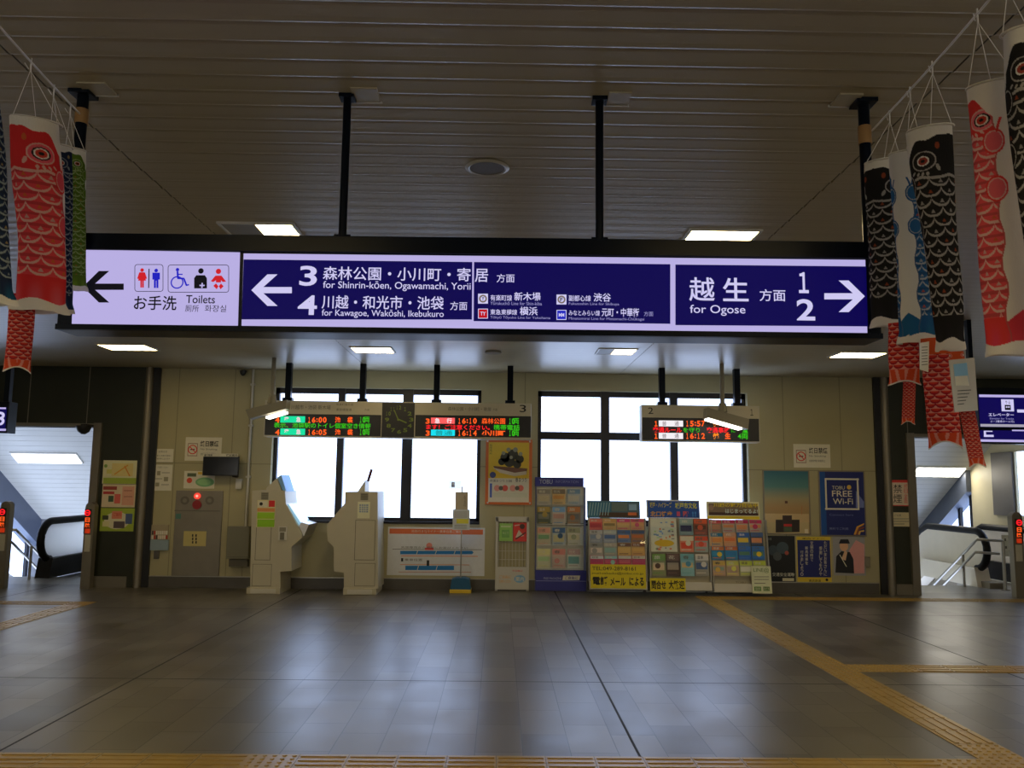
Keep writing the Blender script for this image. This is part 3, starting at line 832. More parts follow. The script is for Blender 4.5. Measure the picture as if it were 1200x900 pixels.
GREEN = [(0.10, 0.19, 0.014), (0.15, 0.27, 0.03), (0.34, 0.44, 0.18), (0.36, 0.15, 0.03), (0.36, 0.08, 0.02), (0.17, 0.30, 0.02)]

def carp(label, Y, top, bot, wpx, front, pal, seed, knot, flat=0.5, taper=0.95, eye_s=0.42, wav=1.0, bl0=0.78):
    Y = knot.y
    A = on_depth(*top, Y); B = on_depth(*bot, Y + 0.02)
    zc = (A - CP).dot(RC @ Vector((0, 0, -1)))
    hw = wpx / 2 / FPX * zc * zc / (A - CP).length
    r = thing('carp_streamer', label, 'carp streamer', tuple(B), 'carp streamers')
    streamer('streamer_body', A, B, hw, r, front, pal, seed, flat, taper, eye_s=eye_s, wav=wav, bl0=bl0)
    nn = math.hypot(A.x, A.y); sp, cp = -A.x / nn, A.y / nn
    rim = lambda t_, k_: (A.x + k_ * (hw * math.sin(t_) * cp + hw * flat * math.cos(t_) * sp), A.y + k_ * (hw * math.sin(t_) * sp - hw * flat * math.cos(t_) * cp), A.z + .002)
    m = MB(); pts = [rim(t_, 1.02) for t_ in np.linspace(0, 2 * PI, 33)]
    m.tube(pts, 0.004, mat('mouth_hoop', (0.62, 0.58, 0.5), 0.6, noise=0.05), 8, cap=False); m.build('mouth_ring', r)
    K = knot
    for t_ in (-1.2, 1.2, PI):
        m = MB(); m.tube([rim(t_, 1.0), tuple(K - Vector((0, 0, .05)))], 0.0013, M_rope, 5); m.build('string', r)
    m = MB(); m.tube([tuple(K - Vector((0, 0, .055))), tuple(K)], 0.003, M_rope, 6); m.tube([tuple(K - Vector((.008, 0, .045))), tuple(K + Vector((-.02, -.01, -.025)))], .002, M_rope, 5); m.build('knot', r)
    return r
carp('dark blue carp streamer cut by the left picture edge', 2.98, (-24, 78), (-6, 356), 48, 0.30, NAVY, 1, rope_at(lp0, lp1, -10))
carp('red carp streamer with round eye, hanging on the left rope', 3.20, (43, 143), (48, 366), 62, -0.36, RED, 2, rope_at(lp0, lp1, 37), flat=0.45)
carp('narrow navy carp streamer between the red and the green one', 3.34, (71, 172), (70, 367), 30, 0.45, NAVY, 3, rope_at(lp0, lp1, 64))
carp('green carp streamer next to the left end of the sign', 3.43, (88, 176), (90, 340), 25, -0.36, GREEN, 4, rope_at(lp0, lp1, 83))
carp('small black carp streamer beside the right end of the sign', 3.28, (1035, 190), (1042, 383), 44, -0.20, BLK, 5, rope_at(rp0, rp1, 1042))
carp('blue carp streamer showing its white belly between two black ones', 3.20, (1062, 180), (1076, 402), 42, 0.85, BLUE, 6, rope_at(rp0, rp1, 1066), wav=.7, bl0=.8)
carp('tall black carp streamer with orange-ringed eye, right of the blue one', 3.00, (1090, 152), (1113, 411), 56, 0.30, BLK, 7, rope_at(rp0, rp1, 1092), taper=0.52)
carp('pink and red carp streamer with white belly at the far right', 2.84, (1163, 100), (1185, 416), 64, 1.20, PINK, 8, rope_at(rp0, rp1, 1145), wav=.8, taper=.9, eye_s=.62, bl0=.80)
carp('large black carp streamer cut by the right picture edge', 2.70, (1208, 35), (1246, 380), 76, 0.30, BLK, 9, rope_at(rp0, rp1, 1180))

def paint_small(th, t, T, pal, seed, eye_s, bl0):
    """small printed carp: head, scales of dark crescents, brushed forked tail"""
    s = np.abs(th); x = th
    body = np.array((0.66, 0.035, 0.02)); dk = np.array((0.36, 0.006, 0.02)); lt = np.array((0.74, 0.30, 0.24)); org = np.array((0.70, 0.10, 0.02))
    C = np.zeros(th.shape + (3,)); C[:] = lt
    h, wd = 0.145, 0.25
    i = np.floor(t / h); fr = t / h - i
    u = x / wd + 0.5 * (i % 2); du = (u - np.floor(u) - 0.5) * 2
    arc = np.sqrt(np.clip(1 - du ** 2, 0, 1))
    C = np.where(((fr < arc * .95) & (fr > arc * .95 - 0.42))[..., None], dk, C)
    C = np.where(((fr < arc * .95 - .42) & (fr > 0.05))[..., None], body, C)
    hd = 0.55 if seed % 2 == 0 else -1
    C = np.where((t < hd)[..., None], org, C)
    d = np.hypot(((s + .0) - .35) * 1.0, t - 0.28)
    for rad, cc in ((.17, lt), (.13, body), (.08, CREAM)):
        C = np.where(((d < rad) & (hd > 0))[..., None], cc, C)
    tl = t > T - 0.55
    k = 0.5 + 0.5 * np.sin(x * 26 + t * 4 * np.sign(x))
    C = np.where(tl[..., None], org * .6 + body * .4, C)
    C = np.where((tl & (k > .80))[..., None], lt, C)
    C = np.where((t > T - 0.05)[..., None], CREAM * .9, C)
    return C
def small_carp(label, Y, top, bot, wpx, seed, fork=0.07):
    A = on_depth(*top, Y); B = on_depth(*bot, Y)
    zc = (A - CP).dot(RC @ Vector((0, 0, -1)))
    hw = wpx / 2 / FPX * zc * zc / (A - CP).length
    o = streamer('small_carp_streamer', A, B, hw, None, 0.0, RED, seed, 0.22, 1.0, 120, 200, paint_small, 0.35, fork)
    return tag(o, label, 'carp streamer', 'small red carp streamers')
small_carp('small red printed carp hanging below the red carp streamer on the left', rope_at(lp0, lp1, 37).y, (27, 345), (20, 437), 31, 11)
small_carp('wide small red carp with spread tail below the right end of the sign', 3.24, (1058, 378), (1060, 452), 36, 13)
small_carp('slim small red carp dangling under the wide spread-tailed one', 3.27, (1066, 440), (1064, 498), 15, 15)
small_carp('largest small red carp, below the blue streamer on the right', 3.14, (1097, 396), (1108, 527), 38, 12)
small_carp('thin slanting small red carp, rightmost of the small ones', 2.98, (1120, 412), (1146, 548), 18, 14, 0.03)
# paper tag and wrapper left hanging there
F3 = frame(3.05)
m = MB(F3); m.ppoly([(1078, 402), (1089, 400), (1088, 436), (1078, 433)], M_white, 0, 0.002)
for k in range(7): m.pline(1080, 407 + k * 3.4, 1087, 406.5 + k * 3.4, 0.7, M_ink, -0.001)
tag(m.build('paper_tag'), 'narrow white care tag hanging between the small red carp', 'tag')
F3 = frame(2.93)
m = MB(F3); m.ppoly([(1112, 422), (1142, 419), (1146, 481), (1119, 483)], mat('cloudy_plastic_wrapper', (0.42, 0.40, 0.34), 0.25, noise=0.1), 0, 0.003)
m.ppoly([(1117, 427), (1133, 425), (1136, 452), (1120, 452)], pc(90, 130, 160), -0.001); m.ppoly([(1119, 441), (1134, 440), (1136, 452), (1120, 452)], pc(150, 150, 140), -0.0015)
for k in range(5): m.pline(1122, 458 + k * 4, 1138 - k * 2, 457 + k * 4, 0.9, M_ink, -0.001)
tag(m.build('product_packet'), 'clear packet with a blue picture card among the right streamers', 'packet')

# ------------------------------------------------------------------ LED departure boards
M_led_o = glow('led_orange', (255, 92, 30), 1.2); M_led_r = glow('led_red', (255, 30, 40), 1.1); M_led_g = glow('led_green', (60, 205, 30), 0.9)
M_led_c = glow('led_cyan_block', (20, 225, 160), 1.0); M_led_c2 = glow('led_sky_block', (20, 225, 240), 1.0); M_led_w = glow('led_white_block', (245, 240, 245)); M_led_p = glow('led_salmon_block', (250, 95, 95))
M_led_dk = glow('led_dim_red', (70, 20, 20)); M_led_pk = glow('led_pale_pink', (255, 200, 220))
BD = frame(D - 0.85)
BRD = [(0.54, 0.50, 0.38)]
M_board = mat('cream_display_case', (0.55, 0.51, 0.40), 0.45, noise=0.04)
def board(label, x0, y0, x1, y1, poles, screens):
    sl = 0.0115
    a, b, c, d_ = BD.rect(x0, y0, x1, y1)
    r = thing('departure_board', label, 'departure board', ((a + b) / 2, D - 0.85, c), 'led departure boards')
    m = MB(BD); m.box(a, b, 0, 0.22, c, d_, M_board, 0.01); m.build('display_case', r)
    for p_ in poles:
        q = BD.rect(p_ - 3.4, 440, p_ + 3.4, 460, 0.11)
        m = MB(BD); m.box(q[0], q[1], 0.06, 0.16, d_ - 0.005, HC, M_navy, 0.004)
        m.box(q[0] - 0.03, q[1] + 0.03, 0.05, 0.17, d_, d_ + 0.05, M_navy, 0.004); m.build('hanging_pole', r)
    return r
b1 = board('long cream departure board with a clock in its middle, left of centre', 309.5, 471, 622.5, 513.5, (338.5, 425.5, 512, 598), None)
b2 = board('shorter cream departure board in front of the right window', 752, 475, 890.5, 518, (775.5, 863), None)
def screen(parent, x0, y0, x1, y1):
    m = MB(BD); m.pbox(x0, y0, x1, y1, M_black, -0.006, 0.0)
    return m.build('led_screen', parent)
e = -0.009
sc = screen(b1, 310.5, 485.5, 446.5, 510.5)
m = MB(BD)
for yy, tm in ((488.5, '16:00'), (503, '16:05')):
    m.ptext('4', 322.5, yy + .4, 327.5, yy + 6.8, M_led_o, e, 0.03); m.pquad(328.5, yy - .8, 357.5, yy + 6.7, M_led_c, e)
    m.ptext('準', 333, yy, 338.5, yy + 6, M_led_pk, e - .002, .02); m.ptext('急', 347, yy, 352.5, yy + 6, M_led_pk, e - .002, .02)
    m.ptime(tm, 360, yy + .3, 383.5, yy + 6.8, M_led_o, e); m.ptext('池', 392.5, yy, 399, yy + 7, M_led_o, e, .03); m.ptext('袋', 407, yy, 413.5, yy + 7, M_led_o, e, .03)
    m.ptime('10', 421, yy, 426.6, yy + 6.8, M_led_g, e); m.ptext('両', 427.2, yy, 433, yy + 6.8, M_led_g, e, .01)
m.ptext('表示、池袋駅のトイレ個室空き情報', 321, 495.6, 434.5, 501.8, M_led_g, e, .012)
m.build('lettering', sc)
sc = screen(b1, 486.5, 487, 622, 512)
m = MB(BD)
m.ptext('3', 498.8, 490.5, 503.5, 496.5, M_led_o, e, .03); m.pquad(505, 489.5, 533, 496.5, M_led_p, e); m.ptext('急', 509.5, 490, 515.5, 496, M_led_w, e - .002, .02); m.ptext('行', 523.5, 490, 529.5, 496, M_led_w, e - .002, .02)
m.ptime('16:10', 536, 490, 559.5, 496.5, M_led_o, e); m.ptext('森林公園', 564.5, 490, 592, 496.8, M_led_o, e, .008); m.ptime('10', 596, 490.2, 601.6, 497, M_led_g, e); m.ptext('両', 602.2, 490.2, 608, 497, M_led_g, e, .01)
m.ptext('ます！ご注意ください。', 499.5, 497.6, 574, 503.6, M_led_r, e, .015); m.ptext('携帯電話', 578.5, 497.8, 609, 504, M_led_g, e, .012)
m.ptext('3', 498.8, 504.5, 503.5, 510.7, M_led_o, e, .03); m.pquad(505, 503.6, 533, 510.6, M_led_c2, e); m.ptext('普通', 510, 504.4, 530, 510, pc(0, 120, 130), e - .002)
m.ptime('16:14', 536, 504.3, 559.5, 510.8, M_led_o, e); m.ptext('小川町', 564.5, 504.3, 592, 511, M_led_o, e, .03); m.ptime('10', 596, 504.4, 601.6, 511, M_led_g, e); m.ptext('両', 602.2, 504.4, 608, 511, M_led_g, e, .01)
m.build('lettering', sc)
m = MB(BD)
m.ptext('川越市・池袋 新木場', 341, 474.5, 387.5, 480, M_inkg, -0.003); m.ptext('有楽町線方面', 394, 472.5, 414, 475.5, M_inkg, -0.003); m.ptext('東急線直通', 394, 478.5, 412, 481.5, M_inkg, -0.003); m.ptext('方面', 427, 479, 433, 481.5, M_inkg, -0.003)
m.ptext('森林公園・小川町・寄居', 525, 477, 575.5, 481.5, M_inkg, -0.003); m.ptext('方面', 577.5, 478.5, 583, 481.5, M_inkg, -0.003)
m.ptext('3', 609, 474.5, 616.5, 483, M_ink, -0.003, .005)
m.build('header_lettering', b1)
# clock
m = MB(BD); m.pbox(447.5, 472, 485.5, 512, M_black, -0.012, 0.0)
ck = m.build('clock', b1); ck['label'] = 'dark square clock with green numerals'
m = MB(BD); M_num = mat('green_clock_numeral', srgb(110, 130, 45), 0.5, noise=0.05)
for k in range(12):
    an = PI / 2 - (k + 1) * PI / 6; cx, cy = 466.5 + 14.2 * math.cos(an), 491.8 - 14.2 * math.sin(an)
    hw = 1.7 if k + 1 < 10 else 2.6
    m.ptime(str(k + 1), cx - hw, cy - 2.3, cx + hw, cy + 2.3, M_num, -0.0135)
m.build('numerals', ck)
m = MB(BD); m.pline(467, 492.5, 462, 480.5, 1.2, M_num, -0.016); m.pline(466, 491, 476.5, 495.5, 1.5, M_num, -0.015); m.pdisc(466.7, 491.8, 1.3, M_num, -0.017); m.build('hands', ck)
# right board
sc = screen(b2, 753, 490, 889.5, 516.5)
m = MB(BD)
for yy, tm in ((493, '15:57'), (507.5, '16:12')):
    m.ptext('１', 767, yy + .4, 770.5, yy + 6.8, M_led_o, e, .04); m.pquad(772, yy - .2, 800.5, yy + 6.8, M_led_w, e)
    m.ptext('普', 776, yy + .8, 781, yy + 6, pc(110, 60, 90), e - .002); m.ptext('通', 790.5, yy + .8, 795.5, yy + 6, pc(110, 60, 90), e - .002)
    m.ptime(tm, 803, yy, 827, yy + 6.8, M_led_o, e); m.ptext('越', 835.5, yy, 842.5, yy + 7, glow('led_amber', (255, 140, 30), 1.1), e, .04); m.ptext('生', 849.5, yy, 856, yy + 7, M_led_o, e, .04)
    m.ptext('4両', 864.5, yy + .4, 876.5, yy + 7.2, M_led_g, e, .015)
m.ptext('交通ルール', 765, 500.4, 799, 507, M_led_r, e, .02); m.ptext('を守り', 800.5, 501, 820, 506.8, M_led_g, e, .01); m.ptext('交通事故', 828, 500.6, 855, 507.4, M_led_r, e, .02); m.ptext('に', 857, 501.5, 861.5, 506.8, M_led_g, e, .01); m.ptext('遭', 870, 500.8, 876.5, 507.4, M_led_g, e, .03)
m.build('lettering', sc)
m = MB(BD); m.ptext('2', 759.5, 477.5, 765.5, 485, M_ink, -.003, .004); m.ptext('１', 879.3, 479.5, 882.7, 487, M_ink, -.003, .004); m.build('header_lettering', b2)

# strip lamps on drop poles in front of the boards
LF = frame(D - 1.35)
def strip_lamp(label, pole_px, p0, p1, depth_px, lit):
    """p0,p1: top edge of the hood, left and right ends"""
    q = LF.rect(pole_px - 2.6, 440, pole_px + 2.6, 460)
    r = thing('strip_lamp', label, 'lamp', ((q[0] + q[1]) / 2, D - 1.35, LF.px(pole_px, 480)[1]), 'hooded strip lamps on drop poles')
    zb = LF.px(pole_px, (p0[1] + p1[1]) / 2 - 4)[1]; xc = (q[0] + q[1]) / 2
    m = MB(LF); m.tube([(xc, 0.06, zb - 0.02), (xc, 0.06, HC)], (q[1] - q[0]) / 2, M_grey, 12); m.tube([(xc, 0.06, zb - .03), (xc, .06, zb + .10)], [.07, .05], M_grey, 12); m.build('drop_pole', r)
    m = MB(LF)
    m.ppoly([p0, p1, (p1[0] - 1, p1[1] + depth_px), (p0[0] + (4 if p0[1] > p1[1] else -1), p0[1] + depth_px)], M_grey, 0.0, 0.22); m.build('lamp_hood', r)
    a0, a1 = LF.px(*lit[0], 0.02), LF.px(*lit[1], 0.02)
    m = MB(LF); m.prism([(a0[0], a0[1]), (a1[0], a1[1]), (a1[0], a1[1] - .03), (a0[0], a0[1] - .03)], -0.004, 0.20, mat('strip_lamp_tube', (0.8, 0.8, 0.8), 0.4, emit=(1, .93, .8), es=3.0)); m.build('lamp_tube', r)
strip_lamp('grey hooded strip lamp on a drop pole at the left board, tilted up right', 318.5, (287.5, 480), (336, 468.5), 10.5, ((312, 488), (334, 481.5)))
strip_lamp('grey hooded strip lamp on a drop pole at the right board, tilted down right', 847.5, (829, 477.5), (878, 491), 12, ((829, 489.5), (869, 501)))

# ------------------------------------------------------------------ ticket machines in side view
TMf = frame(at_z(310, 696, 0).y)
M_seam = M_ivory2
def machine(label, poly, plinth, door, vent, lower, depth=0.7):
    a, b, c, d_ = TMf.rect(plinth[0], plinth[1], plinth[2], plinth[3])
    r = thing('ticket_machine', label, 'ticket machine', ((a + b) / 2, TMf.M.translation.y + depth / 2, 0), 'ticket machines below the left window')
    m = MB(TMf); m.ppoly(poly, M_ivory, 0, depth); body = m.build('machine_body', r)
    m = MB(TMf); m.box(a, b, -0.02, depth, 0, d_, M_ivory, 0.008)
    m.build('plinth', r)
    m = MB(TMf); m.box(a + 0.06, b - 0.06, -0.03, -0.02, 0.01, d_ - 0.02, M_whitep, 0.003); m.build('kick_plate', r)
    m = MB(TMf); x0, y0, x1, y1 = door
    m.pbox(x0, y0, x1, y1, M_seam, -0.0015, 0.001); m.pbox(x0 + .6, y0 + .6, x1 - .6, y1 - .6, M_ivory, -0.006, 0.0, .002); m.build('service_door', r)
    m = MB(TMf); x0, y0, x1, y1 = lower
    m.pbox(x0, y0, x1, y1, M_seam, -0.0015, 0.001); m.pbox(x0 + .5, y0 + .5, x1 - .5, y1 - .5, M_ivory, -0.005, 0.0, .002); m.build('lower_cover', r)
    m = MB(TMf); x0, y0, x1, y1 = vent
    m.pbox(x0, y0, x1, y1, M_grey, -0.004, 0.0)
    for k in range(4): m.pbox(x0 + .8, y0 + 1 + k * 2, x1 - .8, y0 + 2 + k * 2, M_ivory2, -0.006, -0.003)
    m.build('vent', r)
    return r
m1 = machine('ivory ticket machine with green and red notice on its side, left of the two', [(295.5, 575), (334, 575), (335, 590), (354, 626), (354, 630), (341.5, 641), (341.5, 669), (328.5, 670), (328.5, 690), (293, 690)], (289, 688.5, 328.5, 697), (300, 590, 318, 656.5), (306, 577, 314.5, 585.5), (295.5, 661, 318, 687))
m = MB(TMf); m.ppoly([(312, 572), (324, 560.5), (330, 574.8), (312, 574.8)], M_ivory, 0.02, 0.6); m.build('hood', m1)
m = MB(TMf); m.ppoly([(325, 559.5), (329.5, 556.5), (335.5, 576), (331, 574.5)], pc(120, 165, 215), 0.05, 0.5); m.build('topper_card', m1)
M_scr = mat('pale_blue_touchscreen', (0.10, 0.16, 0.22), 0.08, emit=(0.35, 0.62, 0.80), es=0.7)
m = MB(TMf); m.ppoly([(336.5, 591.5), (338, 590.5), (352.5, 612.5), (350.5, 615.5)], M_scr, 0.04, 0.6); m.build('touchscreen', m1)
m = MB(TMf); m.ppoly([(350, 617), (353, 612), (362, 614.5), (356, 628.5), (354, 626)], M_steel, 0.04, 0.6); m.build('coin_tray', m1)
m = MB(TMf); m.pbox(326, 617, 336, 633, M_whitep, -0.02, 0.0, .004); m.pbox(328, 624, 333, 632.5, M_seam, -0.022, -0.019); m.pbox(327.5, 618, 335, 623, M_grey, -0.022, -0.019); m.build('cup_holder', m1)
m = MB(TMf); m.pbox(301, 586, 322.5, 618, pc(205, 195, 150), -0.008, -0.006); m.pquad(301.5, 600.5, 321.5, 608, pc(120, 160, 30), -.009); m.pquad(301.5, 608.8, 321.5, 617.5, pc(110, 155, 20), -.009); m.pquad(301.5, 595.5, 322, 599.5, pc(220, 150, 90), -.009); m.pquad(315, 586.5, 322, 594, pc(200, 40, 40), -.0095); m.pquad(302, 587, 313.5, 594.5, pc(225, 220, 200), -.009); m.pdisc(306, 590.5, 2, M_ink, -.0105); m.build('notice', m1)
m2 = machine('ivory ticket machine with blue-gridded notice and dark red arm, right of the two', [(404.5, 576.3), (442.5, 576.3), (443, 690), (403, 690), (403, 671), (391.3, 669.5), (391.3, 641), (384, 634), (383, 615), (404, 590)], (402.3, 689, 441, 697), (415.8, 609.5, 439.5, 656.5), (422.5, 578, 431.5, 586), (415.5, 660, 439.5, 687))
m = MB(TMf); m.ppoly([(419, 576), (428, 563), (427.5, 576)], M_ivory, 0.1, 0.4); m.build('hood', m2)
m = MB(TMf); a0, a1 = TMf.px(427.5, 564), TMf.px(432, 549.5)
m.tube([(a0[0], .3, a0[1]), (a1[0], .3, a1[1])], 0.022, mat('dark_red_arm', (0.09, 0.02, 0.02), 0.4, noise=0.1), 10); m.build('raised_arm', m2)
m = MB(TMf); m.pbox(419, 588, 433.5, 607.5, pc(205, 205, 180), -.006, -.004); m.pquad(421, 591, 431.5, 600.5, pc(110, 125, 145), -.007)
for k in range(3): m.pline(421, 593.4 + k * 2.4, 431.5, 593.4 + k * 2.4, .6, pc(205, 205, 180), -.008); m.pline(423.6 + k * 2.6, 591, 423.6 + k * 2.6, 600.5, .6, pc(205, 205, 180), -.008)
m.build('notice', m2)

# ------------------------------------------------------------------ things on the left part of the back wall
m_ = lambda: MB(W)
r = thing('hydrant_cabinet', 'dull steel fire hydrant cabinet with red lamp set in the wall', 'cabinet', (W.px(230, 600)[0], D, W.px(230, 676)[1]))
m = m_(); m.pbox(203.5, 575, 259, 675.5, M_dsteel, -0.02, -0.001, .004); m.build('cabinet_body', r)
m = m_(); m.pbox(204.8, 599.5, 257.8, 674, M_dsteel, -0.028, -0.02, .004); m.pbox(204.5, 598, 258.2, 599.2, M_seam, -0.023, -.018); dr = m.build('cabinet_door', r)
m = m_(); m.pbox(215, 622.5, 241.5, 640, pc(150, 138, 90), -.030, -.028)
for k in range(3):
    for j in (0, 1): m.pquad(225 + j * 4, 626 + k * 4, 226.6 + j * 4, 629 + k * 4, M_ink, -.031)
m.build('instruction_plate', dr)
m = m_(); m.pbox(206, 602, 212, 608, pc(60, 95, 85), -.030, -.028); m.build('sticker', dr)
m = m_(); m.pdisc(230.8, 581.3, 3.7, mat('lit_red_lamp', (0.4, 0.01, 0.01), 0.3, emit=(1, 0.07, 0.04), es=0.9), -.05, .03); m.pdisc(230.8, 581.3, 1.5, glow('red_lamp_core', (255, 190, 170)), -.052); m.build('red_lamp', r)
m = m_(); m.pdisc(230.5, 591.5, 5.3, mat('red_call_button', (0.30, 0.012, 0.012), 0.35, noise=.1), -.04, .02); m.build('alarm_button', r)
for cx in (216.5, 245.5):
    m = m_(); m.pdisc(cx, 586.5, 5, mat('bell_grille', (.17, .15, .12), .5, .4, noise=.1), -.026, .008); m.pdisc(cx, 586.5, 2.4, M_dsteel, -.03, .004); m.build('bell', r)
def paper(name, label, cat, x0, y0, x1, y1, base, parts, d=-0.004, fr=None, group=None):
    m = MB(fr or W); m.pbox(x0, y0, x1, y1, base, d, d + .004)
    for k_, q in enumerate(parts):
        d -= .0006
        if q[0] == 'q': m.pquad(*q[1:5], q[5], d - .001)
        elif q[0] == 't': m.ptext(q[1], *q[2:6], q[6], d - .001, q[7] if len(q) > 7 else 0)
        elif q[0] == 'v': m.ptext(q[1], *q[2:6], q[6], d - .001, 0, True)
        elif q[0] == 'd': m.pdisc(q[1], q[2], q[3], q[4], d - .001, 0, q[6] if len(q) > 6 else None)
        elif q[0] == 'r': m.pring(q[1], q[2], q[3], q[4], q[5], d - .001)
        elif q[0] == 'l': m.pline(*q[1:6], q[6], d - .001)
        elif q[0] == 'p': m.ppoly(q[1], q[2], d - .001)
    return tag(m.build(name), label, cat, group)
OFF = pc(190, 186, 172); LT = pc(205, 200, 185); RDD = pc(170, 45, 40)
def nosmoke(label, x0, y0, x1, y1):
    w_, h_ = x1 - x0, y1 - y0; cx, cy, rr = x0 + w_ * .205, y0 + h_ * .52, h_ * .2
    paper('no_smoking_sign', label, 'sign', x0, y0, x1, y1, OFF, [
        ('q', x0 + w_ * .07, y0 + h_ * .25, x0 + w_ * .34, y0 + h_ * .80, pc(120, 90, 80)), ('q', x0 + w_ * .085, y0 + h_ * .28, x0 + w_ * .325, y0 + h_ * .77, LT),
        ('r', cx, cy, rr, 1.1, RDD), ('l', cx - 2.6, cy, cx + 2.6, cy, 1.2, M_ink), ('l', cx - rr * .7, cy - rr * .7, cx + rr * .7, cy + rr * .7, 1.0, RDD),
        ('t', '終日禁煙', x0 + w_ * .42, y0 + h_ * .15, x0 + w_ * .92, y0 + h_ * .40, M_ink, .015), ('t', 'No Smoking', x0 + w_ * .42, y0 + h_ * .47, x0 + w_ * .88, y0 + h_ * .56, M_inkg), ('t', '全面禁煙 吸烟禁止', x0 + w_ * .42, y0 + h_ * .66, x0 + w_ * .86, y0 + h_ * .76, M_inkg)], group='no smoking signs')
nosmoke('white no smoking sign on the wall above the dark monitor', 217, 512.5, 259.5, 540)
nosmoke('white no smoking sign above the sunset and blue posters on the right', 930, 520.5, 973, 548)
paper('notice_sheet', 'small white text notice at top left of the left wall', 'notice', 180, 526, 203, 541.5, OFF, [('t', 'お知らせ', 186, 528, 196, 530.5, M_inkg), ('t', '電車をご利用のお客様へ', 182, 533, 201, 535, M_inkg), ('t', 'ご案内申し上げます', 182, 536.5, 199, 538.5, M_inkg)])
paper('notice_sheet', 'white notice with three small grey pictures left of the hydrant cabinet', 'notice', 179, 544.5, 201.5, 575, OFF, [('t', 'ご注意ください', 184, 546.5, 197, 548.5, M_inkg), ('q', 184, 552, 188, 557, pc(120, 115, 95)), ('q', 192, 559, 197, 564, pc(120, 115, 95)), ('q', 182, 565.5, 186.5, 570, pc(120, 115, 95)), ('l', 189.5, 554, 199, 554, .6, M_inkg), ('l', 189, 568, 198, 568, .6, M_inkg), ('l', 182, 561, 190, 561, .6, M_inkg)])
paper('advert_sheet', 'white advert with red dot and green blob below the no smoking sign', 'poster', 215.5, 552, 251.5, 572.5, OFF, [('d', 240, 565, 11, pc(95, 140, 100), .0014, 5.5), ('d', 239, 565, 8, pc(115, 155, 110), .0024, 3.5), ('d', 222, 563, 3.2, pc(190, 70, 50)), ('q', 219.5, 554.5, 230, 558.5, pc(70, 80, 60)), ('q', 232, 553, 237, 556, pc(190, 160, 60))])
r = thing('wall_monitor', 'dark flat monitor on a bracket with a printed strip over it', 'monitor', (W.px(258, 560)[0], D, W.px(258, 545)[1]))
m = m_(); m.pbox(237.5, 534.5, 279.5, 557.5, M_black, -.16, -.12, .006); m.pbox(238.3, 535.2, 278.7, 556.5, mat('dark_monitor_glass', (.006, .006, .007), .15, noise=.1), -.163, -.158); m.build('screen', r)
m = m_(); m.pbox(238, 531.5, 279, 535.5, OFF, -.162, -.158)
m.ptext('運行情報', 239, 532.2, 249, 534.8, M_ink, -.164, .01); m.ptext('遅延案内', 265, 532.2, 278, 534.8, M_ink, -.164, .01); m.build('printed_strip', r)
m = m_(); q = W.rect(272, 548, 280, 562)
m.tube([(q[0], -.12, q[3] + .02), ((q[0] + q[1]) / 2, -.10, q[2] + .05), (q[1] - .02, -.03, q[2] + .05), (q[1] - .02, 0, q[2] + .05)], .02, M_black, 8); m.pbox(276, 561, 283, 573, M_whitep, -.05, 0, .004); m.build('bracket', r)
m = m_(); m.pbox(265.5, 617, 291.5, 655, mat('greenish_grey_box', (.22, .21, .15), .45, noise=.05), -.12, 0, .006); m.pbox(268, 655.5, 290, 664, mat('dark_grey_box_base', (.12, .11, .08), .5, noise=.05), -.09, 0, .004)
m.pbox(266.2, 652.3, 291, 653, M_seam, -.121, -.119)
tag(m.build('switch_box'), 'plain grey-green box on the wall left of the ticket machine', 'box')
m = m_(); q = W.rect(291.5, 440, 294.5, 617)
m.tube([((q[0] + q[1]) / 2, -.03, q[2]), ((q[0] + q[1]) / 2, -.03, HC)], .018, M_whitep, 10)
for yy in (452, 500, 560): z = W.px(293, yy)[1]; m.box(q[0] - .015, q[1] + .015, -.05, 0, z, z + .03, M_whitep, .003)
tag(m.build('conduit'), 'pale vertical conduit pipe running down from ceiling to the grey box', 'pipe')
m = m_(); x, z = W.px(287, 438); m.tube([(x, -.10, z + .035), (x, -.10, z + .02), (x, -.10, z - .02), (x, -.10, z - .045)], [.05, .05, .04, .015], M_black, 14); m.box(x - .03, x + .03, -.1, 0, z + .02, z + .05, M_black)
tag(m.build('dome_camera'), 'tiny black dome camera high on the wall left of the window', 'camera')
r = thing('leaflet_pocket', 'clear wall pocket full of red and white leaflets, far left', 'leaflet holder', (W.px(186, 640)[0], D, W.px(186, 645)[1]))
m = m_(); m.pbox(175, 615, 197, 632, pc(125, 115, 95), -.03, -.002)
random.seed(3)
for k in range(9):
    for j in range(2):
        c_ = random.choice([pc(140, 40, 35), pc(170, 160, 150), pc(60, 50, 50), pc(190, 185, 175)]); m.pquad(175.5 + k * 2.35, 622 + j * 5.3, 177.5 + k * 2.35, 626.5 + j * 5.3, c_, -.031)
m.build('leaflets', r)
m = m_(); m.pbox(175, 632.5, 197, 645, pc(110, 125, 135), -.04, -.002, .003); m.pbox(180, 645.5, 186, 655, mat('grey_clip', (.12, .11, .1), .4, noise=.1), -.03, 0, .004); m.build('pocket', r)
